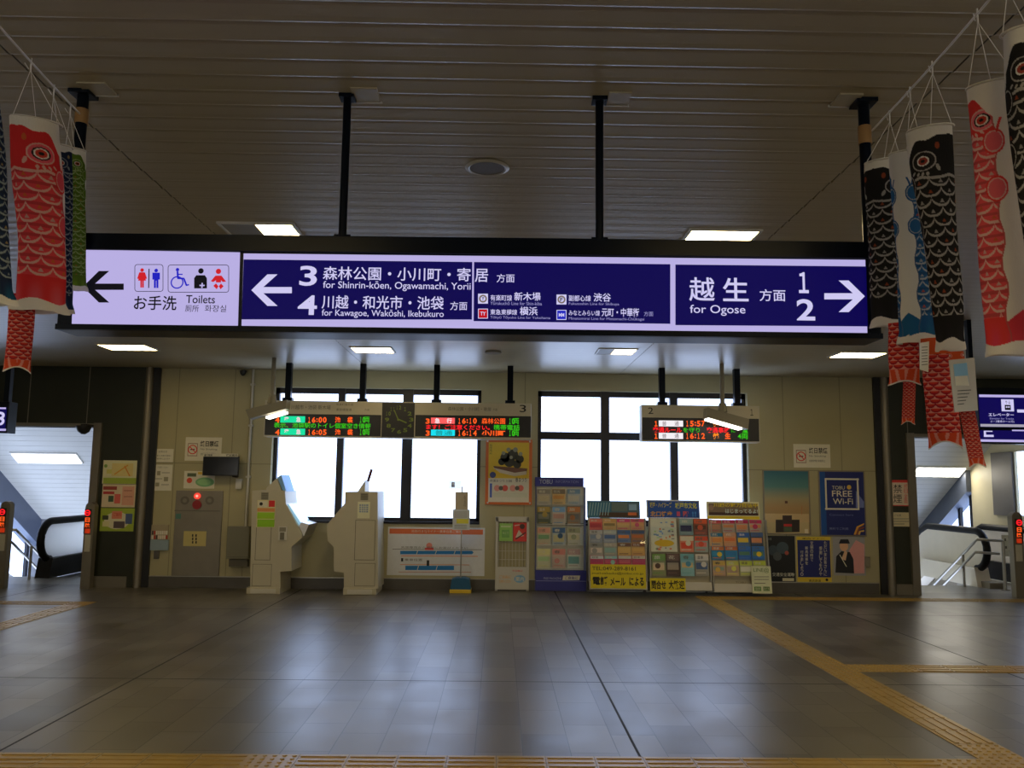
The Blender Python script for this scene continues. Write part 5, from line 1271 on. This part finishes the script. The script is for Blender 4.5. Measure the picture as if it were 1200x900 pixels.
paper('small_poster', 'dark poster with blurred lights below the sunset poster', 'poster', 897.5, 628, 932, 682, pc(20, 22, 26), [('d', 906, 645, 6, pc(45, 55, 62)), ('d', 917, 642, 7, pc(50, 62, 70)), ('d', 922, 648, 2.4, pc(130, 60, 50)), ('d', 911, 652, 5, pc(60, 65, 68)), ('t', '交通安全運動', 905, 671, 931, 675.5, pc(165, 165, 155), .01), ('q', 917, 677.5, 930.5, 681, pc(170, 165, 140)), ('t', '2018', 899, 630, 904, 633, pc(110, 115, 110))])
paper('small_poster', 'navy poster of white vertical writing on a yellow ground', 'poster', 934, 629, 974, 684, pc(170, 150, 45), [('q', 934.7, 633, 973.2, 676.5, NV), ('t', '車内マナー', 940, 630.2, 966, 632.2, M_ink), ('v', 'ただいまお客さんに', 965.5, 634, 969, 675, LT), ('v', '感謝してをりや', 960, 640, 963.5, 675, LT), ('v', '定期の時で', 949.5, 634, 953, 658, LT), ('v', '新鳥発車を', 943.5, 640, 947, 662, LT), ('v', '行きましょう。', 938, 645, 941.5, 675, LT), ('t', '東武鉄道', 948, 679, 962, 682, M_ink), ('d', 969, 679.5, 1.6, M_ink)])
# a printed railway officer beside cherry blossom (flat print)
paper('small_poster', 'poster printed with a saluting uniformed person and pink blossom', 'poster', 976.5, 628, 1014, 674.5, pc(120, 120, 125), [
    ('p', [(995, 645), (1003, 633), (1013, 638), (1013, 672), (999, 672)], pc(195, 140, 140)), ('p', [(979, 671), (980, 652), (986, 646), (996, 647), (1000, 655), (1001, 672)], pc(22, 22, 28), .0018), ('d', 989, 640, 5, pc(190, 150, 120), .0024, 6), ('p', [(983, 637), (985, 632), (994, 632), (996, 637)], pc(20, 20, 30), .003), ('p', [(986, 655), (990, 645), (993, 647), (991, 657)], pc(200, 165, 135), .003), ('l', 984, 650, 992, 664, .9, pc(190, 185, 170))])
m = m_(); m.pbox(1014.5, 652.5, 1020, 664.5, M_grey, -.04, 0, .006); tag(m.build('wall_switch'), 'small grey wall switch plate right of the blossom poster', 'switch')

# ------------------------------------------------------------------ luminous gate posts at the portals
def gate_post(label, x0, x1, ytop, ybase):
    p = at_z((x0 + x1) / 2, ybase, 0); F = frame(p.y)
    a_, b_, _, z1 = F.rect(x0, ytop, x1, ybase); xm = (a_ + b_) / 2; hw = (b_ - a_) / 2
    r = thing('gate_post', label, 'post', (xm, p.y, 0), 'posts with red luminous writing')
    m = MB(F); pts = [(xm - hw, 0), (xm + hw, 0), (xm + hw, z1 - hw)] + [(xm + hw * math.cos(t_), z1 - hw + hw * math.sin(t_)) for t_ in np.linspace(0, PI, 9)] + [(xm - hw, z1 - hw)]
    m.prism(pts, 0, .12, M_dsteel); m.build('post_body', r)
    m = MB(F); m.pbox(x0 + 1.6, ytop + 8, x1 - 1.6, ytop + 37, M_black, -.004, 0); px_ = m.build('led_panel', r)
    xm_ = (x0 + x1) / 2; m = MB(F)
    m.pring(xm_, ytop + 12.5, 3.6, 1.4, M_led_r, -.006); m.pquad(xm_ - 2.6, ytop + 11.8, xm_ + 2.6, ytop + 13.2, M_led_r, -.006)
    m.ptext('日', xm_ - 2.7, ytop + 18, xm_ + 2.7, ytop + 23.5, M_led_o, -.006, .03); m.ptext('除', xm_ - 2.7, ytop + 24.5, xm_ + 2.7, ytop + 30, M_led_o, -.006, .03); m.pquad(xm_ - 3, ytop + 31, xm_ + 3, ytop + 36.5, glow('led_dark_orange', (170, 45, 15)), -.006); m.build('lettering', px_)
    m = MB(F); m.pbox(x0 + 2, ytop + 38.5, x1 - 2.4, ytop + 58, pc(150, 145, 130), -.004, 0); m.build('notice_plate', r)
gate_post('luminous red lettered post on the right side of the left opening', 97, 108, 588.5, 690)
gate_post('luminous red lettered post cut by the left picture edge', -3, 8, 587.5, 690)
gate_post('luminous red lettered post at the right picture edge', 1188.5, 1200.5, 600, 701)

# ------------------------------------------------------------------ hanging side signs
HS = frame(8.4)
r = thing('elevator_sign', 'navy two-tier elevator sign hanging at the right picture edge', 'sign', tuple(HS.M @ Vector((HS.px(1172, 500)[0], 0, HS.px(1172, 522)[1]))))
m = MB(HS); m.pbox(1146.5, 455, 1262, 503.5, M_navy, 0, .15, .005); m.pbox(1145.5, 503.5, 1262, 520.5, M_navy, 0, .15, .005); m.build('sign_case', r)
m = MB(HS); m.pquad(1147.5, 463, 1260, 501, M_blue, -.003); m.pquad(1147.5, 463, 1260, 466, M_lav, -.004); m.pquad(1149, 497.5, 1260, 500.6, glow('backlit_grey_stripe', (165, 160, 175)), -.004); m.pquad(1148.5, 504.8, 1260, 518, M_blue, -.003); m.pquad(1186, 504, 1260, 505.6, M_lav, -.004); m.pquad(1149, 515.5, 1260, 518.3, M_lav, -.004); pn = m.build('navy_panel', r)
m = MB(HS); m.pquad(1173.5, 468, 1188, 482, M_let, -.005); m.pquad(1177.5, 474.5, 1184.5, 480.5, M_ik, -.006); m.ptext('↑', 1178, 469.5, 1180.5, 473.5, M_ik, -.006); m.ptext('↓', 1181.5, 469.5, 1184, 473.5, M_ik, -.006)
for k in (0, 1): m.pdisc(1179.7 + k * 2.6, 477, 1, M_let, -.007)
m.ptext('エレベーター', 1158.5, 484, 1188, 488, M_let, -.005, .02); m.ptext('Elevator for Tracks', 1160, 489.5, 1188, 491.5, M_le2, -.005); m.ptext('(1・2番線ホーム行)', 1161, 492.5, 1188.5, 495.5, M_let, -.005); m.pquad(1192, 480, 1215, 483.5, M_let, -.005); m.pquad(1153, 504.8, 1155.5, 512, M_let, -.005); m.pquad(1153, 509.5, 1164.5, 512, M_let, -.005); m.pquad(1154, 504.8, 1163, 506, M_let, -.005)
m.build('lettering', pn)
for px in (1137.5, 1240):
    m = MB(HS); q = HS.rect(px - 2.5, 440, px + 2.5, 450, .07); m.box(q[0], q[1], .04, .10, HS.px(px, 460)[1], HC, M_navy, .003); m.box(q[0], HS.px(px + 11, 460)[0], .05, .09, HS.px(px, 461)[1], HS.px(px, 456.5)[1], M_navy, .003); m.build('hanging_pole', r)
r = thing('platform_sign', 'dark hanging platform sign cut by the left picture edge', 'sign', tuple(HS.M @ Vector((HS.px(-10, 500)[0], 0, HS.px(-10, 507)[1]))))
m = MB(HS); m.pbox(-70, 470, 9.5, 507, M_navy, 0, .15, .005); m.build('sign_case', r)
m = MB(HS); m.pquad(-68, 477, 7, 505, M_blue, -.003); m.pquad(-68, 477, 7, 479, M_lav, -.004); m.pquad(-68, 502, 7, 504.5, M_lav, -.004); m.ptext('3', -4, 482.5, 5.5, 498.5, M_let, -.005, .02); m.build('navy_panel', r)
m = MB(HS); q = HS.rect(8, 440, 14, 450, .07); m.box(q[0], q[1], .04, .10, HS.px(8, 472)[1], HC, M_navy, .003); m.build('hanging_pole', r)
m = MB(W); x, z = W.px(98, 502, -.3); m.tube([(x, -.3, z + .04), (x, -.3, z + .02), (x, -.3, z - .05), (x, -.3, z - .09)], [.11, .11, .085, .03], M_black, 16); m.box(x - .05, x + .05, -.3, -.06, z + .03, z + .07, M_black, .005)
tag(m.build('dome_camera'), 'black dome camera under the lintel of the left opening', 'camera')

# ------------------------------------------------------------------ escalator halls beyond the portals
M_slat = wall_mat('white_slatted_soffit', (0.54, 0.52, 0.46), [], [], .5)
M_beam = mat('blue_grey_steel_beam', (0.10, 0.12, 0.17), .45, noise=.1)
M_hallw = mat('cream_hall_wall', (0.60, 0.54, 0.36), .5, noise=.05)
M_bal = mat('white_translucent_balustrade', (0.80, 0.79, 0.76), .3, noise=.04)
_nt = M_bal.node_tree; _tr = _nt.nodes.new('ShaderNodeBsdfTranslucent'); _tr.inputs[0].default_value = (.95, .95, .93, 1); _mx = _nt.nodes.new('ShaderNodeMixShader'); _mx.inputs[0].default_value = .85
_nt.links.new(_nt.nodes['Principled BSDF'].outputs[0], _mx.inputs[1]); _nt.links.new(_tr.outputs[0], _mx.inputs[2]); _nt.links.new(_mx.outputs[0], _nt.nodes['Material Output'].inputs[0])
M_balm = mat('satin_steel_balustrade', (0.76, 0.69, 0.56), .35, .25, noise=.06)
HF = 2.62; Yb = 15.68; SL = 0.62
XO = {-1: -10.2, 1: 9.5}
M_belt = mat('black_rubber_belt', (.008, .008, .008), .5, noise=.1, spec=.2)
def hall(sg, side):
    nm = 'left' if sg < 0 else 'right'
    xi = (openL if sg < 0 else openR) - sg * 0.15; xo = XO[sg]
    # landing floor and lower pit walls
    m = MB(); mf = mat('ribbed_landing_plate', (0.30, 0.29, 0.26), .35, .2, noise=.1, nscale=20)
    m.box(xi - sg * .25, xo, D + .25, YE, -.2, 0, mf)
    struct(m.build('floor_' + nm))
    # soffit: flat part then sloping with the stairs, made of boards across
    m = MB()
    n = 46; ys = [D + .25 + k * 0.145 for k in range(n)]
    def zc_(y): return HF if y < Yb else HF - SL * (y - Yb)
    for k in range(n - 1):
        a_, b_ = ys[k] + .006, ys[k + 1]
        m.add([(xi - sg * .25, a_, zc_(a_)), (xo, a_, zc_(a_)), (xo, b_, zc_(b_)), (xi - sg * .25, b_, zc_(b_))], [(0, 1, 2, 3)], M_slat)
    m.add([(xi - sg * .25, D + .2, HF + .03), (xo, D + .2, HF + .03), (xo, Yb, HF + .03), (xi - sg * .25, Yb, HF + .03)], [(0, 1, 2, 3)], M_grey)
    ye = ys[-1]; m.add([(xi - sg * .25, Yb, HF + .03), (xo, Yb, HF + .03), (xo, ye, zc_(ye) + .03), (xi - sg * .25, ye, zc_(ye) + .03)], [(0, 1, 2, 3)], M_grey)
    struct(m.build('ceiling_' + nm))
    # inner side wall
    m = MB(); m.box(xi - sg * .25, xi - sg * .45, D + .25, ye, -3, HF, M_hallw); struct(m.build('wall_inner_' + nm))
    # far end wall
    m = MB(); m.box(xi - sg * .25, xo + sg * .2, 18.7, 18.85, -3, HF, mat('grey_end_wall', (.22, .22, .23), .6, noise=.1)); struct(m.build('wall_end_' + nm))
    return xi, xo, ye
for sg in (-1, 1):
    nm = 'left' if sg < 0 else 'right'
    xi, xo, ye = hall(sg, nm)
    if sg < 0:
        yA = 14.9; yB_ = 18.7
    else:
        yA = at_x(1137.5, 560, xo).y; yB_ = 18.7
    # outer side wall: low parapet, glazing under the raking beam
    m = MB(); th_ = .2
    par = lambda y: min(1.0, 10.85 - .62 * y)
    m.prism([(yA, -3), (yB_, -3), (yB_, par(yB_)), (15.89, 1.0), (yA, par(yA))] if yA < 14.8 else [(yA, -3), (yB_, -3), (yB_, par(yB_)), (yA, par(yA))], xo, xo + sg * th_, mat('white_stair_wall', (.62, .62, .60), .5, noise=.05), axis='x')
    if sg > 0:
        wy0, wy1 = at_x(1190, 560, xo).y, 14.0
        zt_ = at_x(1180, 533, xo).z + .05; zb_ = at_x(1180, 603, xo).z
        th_ = .05; m.box(xo, xo + th_, D + .25, wy0 - 1.3, -3, HF, M_hallw) if wy0 - 1.3 > D + .25 else None
        m.box(xo, xo + th_, D + .25, yA, -3, zb_, M_hallw); m.box(xo, xo + th_, D + .25, yA, zt_, HF + .2, M_hallw); m.box(xo, xo + th_, wy0, yA, zb_, zt_, M_hallw)
    if sg < 0: m.box(xo, xo - th_, D + .25, yA, -3, HF, M_hallw)
    struct(m.build('wall_outer_' + nm))
    if sg > 0:
        m = MB(); q0, q1 = at_x(1189, 560, xo).y, at_x(1165, 560, xo).y
        m.box(xo - .05, xo, q0, q1, zb_ - .02, zt_, mat('grey_window_shutter', (.13, .12, .11), .5, noise=.05), .006)
        tag(m.build('window_shutter'), 'grey shutter panel beside the bright window of the right hall', 'shutter')
        m = MB(); m.box(xo + .02, xo + .025, D + .3, q0, zb_, zt_, GLASS); struct(m.build('window_5'))
    # raking beam
    bt = lambda y: HF - SL * (y - Yb) - .0
    m = MB(); y0 = yA
    th2 = .58 if sg < 0 else .43
    m.prism([(y0, bt(y0)), (yB_, bt(yB_)), (yB_, bt(yB_) - th2), (y0, bt(y0) - th2)], xo - sg * .10, xo + sg * .2, M_beam, axis='x')
    struct(m.build('trim_' + ('5' if sg < 0 else '6')))
    # glazing and mullions
    root = bpy.data.objects.new('window_' + ('3' if sg < 0 else '4'), None); COL.objects.link(root); root['kind'] = 'structure'; root.location = (xo, 16, 0)
    m = MB(); m.prism([(yA, par(yA)), (min(15.89, yA + .01) if yA < 15.89 else yA + .01, par(yA)), (yB_, par(yB_)), (yB_, bt(yB_) - .3), (yA, min(2.6, bt(yA) - .3))] if yA > 15.8 else [(yA, 1.0), (15.89, 1.0), (yB_, par(yB_)), (yB_, bt(yB_) - .3), (yA, bt(yA) - .3)], xo + sg * .09, xo + sg * .096, GLASS, axis='x'); m.build('pane', root)
    cols = [at_x(1121.5, 600, xo).y, at_x(1137.5, 600, xo).y + .06] if sg > 0 else [at_x(3.5, 600, xo).y, at_x(37, 620, xo).y]
    for y in cols:
        m = MB(); m.box(xo + sg * .04, xo + sg * .10, y - .045, y + .045, par(y) - .05, bt(y) - .4, M_frame); m.build('mullion', root)
    # lamp strip on the soffit
    lx0, lx1, ly = (18, 92, 536) if sg < 0 else (1072, 1128, 552)
    for _ in range(1):
        # intersect the soffit plane
        r0 = ray(lx0, ly); r1 = ray(lx1, ly)
        f_ = lambda rr: CP + rr * ((HF + SL * Yb - CAMH) / (rr.z + SL * rr.y))
        p0, p1 = f_(r0), f_(r1); yc = (p0.y + p1.y) / 2
        r = thing('strip_light', 'long lit lamp on the sloping white soffit of the %s escalator hall' % nm, 'light', (p0.x, yc, bt(yc)), 'hall strip lights')
        m = MB(); xa, xb = p0.x, p1.x
        hw = .13
        def q_(y, o): return bt(y) - o
        m.add([(xa, yc - hw, q_(yc - hw, .03)), (xb, yc - hw, q_(yc - hw, .03)), (xb, yc + hw, q_(yc + hw, .03)), (xa, yc + hw, q_(yc + hw, .03))], [(0, 1, 2, 3)], mat('hall_lamp_diffuser_' + nm, (.8, .8, .8), .4, emit=(1, .92, .76), es=5.0 if sg < 0 else 15.0)); m.build('diffuser', r)
        m = MB(); m.prism([(yc - hw - .03, q_(yc - hw - .03, 0)), (yc + hw + .03, q_(yc + hw + .03, 0)), (yc + hw + .03, q_(yc + hw + .03, .025)), (yc - hw - .03, q_(yc - hw - .03, .025))], min(xa, xb) - .03, max(xa, xb) + .03, M_whitep, axis='x'); m.build('light_frame', r)
    # escalator
    xe = at_x(47, 640, -1).x
    zc0 = 14.0
    xin = (on_depth(47, 640, 14.0).x if sg < 0 else on_depth(1157, 650, 14.0).x)
    r = thing('escalator', ('descending escalator with white balustrade beyond the left opening' if sg < 0 else 'descending escalator with steel balustrade beyond the right opening'), 'escalator', (xin + .5, 14.0, 0), 'escalators')
    for k, off_ in enumerate((0.0, 1.05)):
        x = xin + abs(off_)
        Yn, Yf, zt_, zb_ = 14.0, 15.9, .93, .30
        rad = (zt_ - zb_) / 2
        slope = [(Yf + 3.2, zt_ - .62 * 3.2)]
        top = [(Yf, zt_)] + slope
        nose = [(Yn + rad - rad * math.sin(t_), (zt_ + zb_) / 2 - rad * math.cos(t_)) for t_ in np.linspace(0, PI, 17)]
        curve = nose + [(Yf - .3, zt_)] + [(Yf + .25 * k2, zt_ - .62 * max(0, .25 * k2 - .1)) for k2 in range(0, 13)]
        low = [(Yf + 3.0, zb_ - .62 * 2.9), (Yf, zb_)]
        inner = [(y, z) for y, z in curve]
        m = MB(); m.prism(inner + low, x - .02, x + .02, M_bal if sg < 0 else M_balm, axis='x'); m.build('balustrade', r)
        m = MB(); m.tube([(x, y, z) for y, z in curve], .062, M_belt, 10); m.build('handrail', r)
        m = MB(); m.prism([(Yn + .12, 0), (Yf, 0), (Yf + 3, -1.86), (Yf + 3, zb_ - 1.8), (Yf, zb_ + .02), (Yn + .2, zb_ + .02)], x - .12, x + .12, (M_balm if sg > 0 and k == 0 else mat('dark_escalator_skirt', (.02, .02, .022), .6, 0, noise=.1, spec=.2)), axis='x'); m.build('skirt', r)
    m = MB(); xx0, xx1 = xin + .12, xin + .93
    m.box(xx0, xx1, YE, 15.2, -.15, -.01, M_steel); n = 9
    for k in range(n): m.box(xx0, xx1, 15.2 + k * .4, 15.6 + k * .4, -.4 - .22 * k, -.02 - .22 * k, M_dsteel)
    m.build('steps', r)
    # stair handrail
    if sg > 0:
        F = 13.75; pts_t = [(1175, 634), (1145, 632), (1083, 690)]; pts_b = [(1171, 649), (1143, 647), (1091, 691)]
        r = thing('stair_railing', 'double steel stair handrail in front of the right escalator', 'handrail', tuple(on_depth(1150, 690, F)), 'steel stair handrails')
        P3 = lambda q: on_depth(q[0], q[1], F)
        m = MB(); a_ = P3(pts_t[0]); b_ = P3(pts_t[1]); c_ = Vector((b_.x - .05, 0, 0))
        run = lambda p, dy: Vector((p.x, p.y + dy, p.z - .62 * dy))
        # level piece across, then raking down away from the viewer
        for pts in (pts_t, pts_b):
            A, B = P3(pts[0]), P3(pts[1])
            m2_ = MB(); m2_.tube([A, B, run(B, .12), run(B, 2.6)], .022, M_steel, 10); m2_.build('rail', r)
        for (q, top_) in ((pts_t[0], P3(pts_t[0]).z), ):
            A = P3(q); m2_ = MB(); m2_.tube([(A.x, A.y, 0), (A.x, A.y, top_)], .026, M_steel, 10); m2_.box(A.x - .05, A.x + .05, A.y - .05, A.y + .05, 0, .015, M_steel); m2_.build('rail_post', r)
        B = run(P3(pts_t[1]), .45); m2_ = MB(); m2_.tube([(B.x, B.y, 0), (B.x, B.y, B.z)], .022, M_steel, 10); m2_.build('rail_post', r)
        pF = frame(13.9); paper('notice_sheet', 'white sheet with dark symbols by the rightmost luminous post', 'notice', 1174, 627, 1190, 652, pc(195, 195, 185), [('q', 1177, 631, 1179, 634, M_inkg), ('q', 1184, 632, 1186, 635, pc(60, 130, 90)), ('q', 1178, 640, 1180, 643, M_inkg), ('q', 1182.5, 644, 1185.5, 648, M_inkg)], fr=pF)
        m = MB(pF); m.pbox(1160, 683, 1176, 696, M_dsteel, 0, .25, .008); tag(m.build('floor_box'), 'low dull metal box on the floor behind the stair handrail', 'box')
    else:
        F = 13.9; P3 = lambda q: on_depth(q[0], q[1], F)
        r = thing('stair_railing', 'double steel stair handrail left of the left escalator', 'handrail', tuple(on_depth(36, 680, F)), 'steel stair handrails')
        run = lambda p, dy: Vector((p.x, p.y + dy, p.z - .62 * dy))
        for pts in (((6, 621), (19, 621)), ((6, 635.5), (14, 635.5))):
            A, B = P3(pts[0]), P3(pts[1]); m2_ = MB(); m2_.tube([A, B, run(B, .1), run(B, 2.4)], .022, M_steel, 10); m2_.build('rail', r)
        A = P3((37, 640)); m2_ = MB(); m2_.tube([(A.x, A.y, 0), (A.x, A.y, A.z)], .022, M_steel, 10); m2_.build('rail_post', r)

# ------------------------------------------------------------------ tactile paving
def tactile(name, x0, x1, y0, y1, along, dots=()):
    m = MB(); h = .004; m.box(x0, x1, y0, y1, 0.0, h, M_tact)
    B = .2955
    def dot_block(xa, ya):
        for i in range(5):
            for j in range(5):
                cx, cy = xa + B * (i + .5) / 5, ya + B * (j + .5) / 5
                n = 8
                vs = [(cx + .016 * math.cos(2 * PI * k / n), cy + .016 * math.sin(2 * PI * k / n), h) for k in range(n)] + [(cx + .010 * math.cos(2 * PI * k / n), cy + .010 * math.sin(2 * PI * k / n), h + .005) for k in range(n)]
                m.add(vs, [(k, (k + 1) % n, (k + 1) % n + n, k + n) for k in range(n)] + [tuple(range(n, 2 * n))], M_tact)
    if along == 'x':
        n = int(round((x1 - x0) / B))
        for k in range(n):
            xa = x0 + k * B
            if any(a <= xa + B / 2 <= b for a, b in dots): dot_block(xa, y0); continue
            for j in range(4):
                yc = y0 + (y1 - y0) * (j + .5) / 4
                m.box(xa + .012, xa + B - .012, yc - .013, yc + .013, h, h + .005, M_tact, .002)
            m.box(xa - .002, xa + .002, y0, y1, h - .001, h + .0006, M_ivory2)
    else:
        n = int(round((y1 - y0) / B))
        for k in range(n):
            ya = y0 + k * B
            if any(a <= ya + B / 2 <= b for a, b in dots): dot_block(x0, ya); continue
            for j in range(4):
                xc = x0 + (x1 - x0) * (j + .5) / 4
                m.box(xc - .013, xc + .013, ya + .012, ya + B - .012, h, h + .005, M_tact, .002)
            m.box(x0, x1, ya - .002, ya + .002, h - .001, h + .0006, M_ivory2)
    return struct(m.build(name))
Bk = .2955
Yf1 = at_z(600, 886.5, 0).y
dx0, dx1 = at_z(297, 893, 0).x, at_z(352, 893, 0).x
ex0 = at_z(1090, 885, 0).x
tactile('trim_7', -6.2, -6.2 + 42 * Bk, Yf1 - Bk, Yf1, 'x', [(dx0, dx1), (ex0, ex0 + .9)])
XA, XB = at_z(1121, 875, 0).x, at_z(1172, 875, 0).x
XB = XA + Bk
yj = at_z(1000, 783, 0).y; yj2 = at_z(1000, 715, 0).y
tactile('trim_8', XA, XB, Yf1, Yf1 + 24 * Bk, 'y', [(Yf1, Yf1 + Bk * .9), (yj - .4, yj + .4)])
nx = int((10.4 - XB) / Bk)
tactile('trim_9', XB, XB + nx * Bk, yj - Bk / 2, yj + Bk / 2, 'x', [(XB, XB + .5)])
ye_ = Yf1 + 24 * Bk
tactile('trim_10', XA, XA + nx * Bk, ye_, ye_ + Bk, 'x', [(XA, XA + .4)])
pl_ = at_z(128, 707.5, 0)
tactile('trim_11', -10.4, -10.4 + int((pl_.x + 10.4) / Bk) * Bk, pl_.y - Bk / 2, pl_.y + Bk / 2, 'x')
xl = -10.4 + int((pl_.x + 10.4) / Bk) * Bk - Bk
tactile('trim_12', xl, xl + Bk, pl_.y - Bk / 2 - 10 * Bk, pl_.y - Bk / 2, 'y', [(pl_.y - 10.4 * Bk, pl_.y - 8 * Bk)])
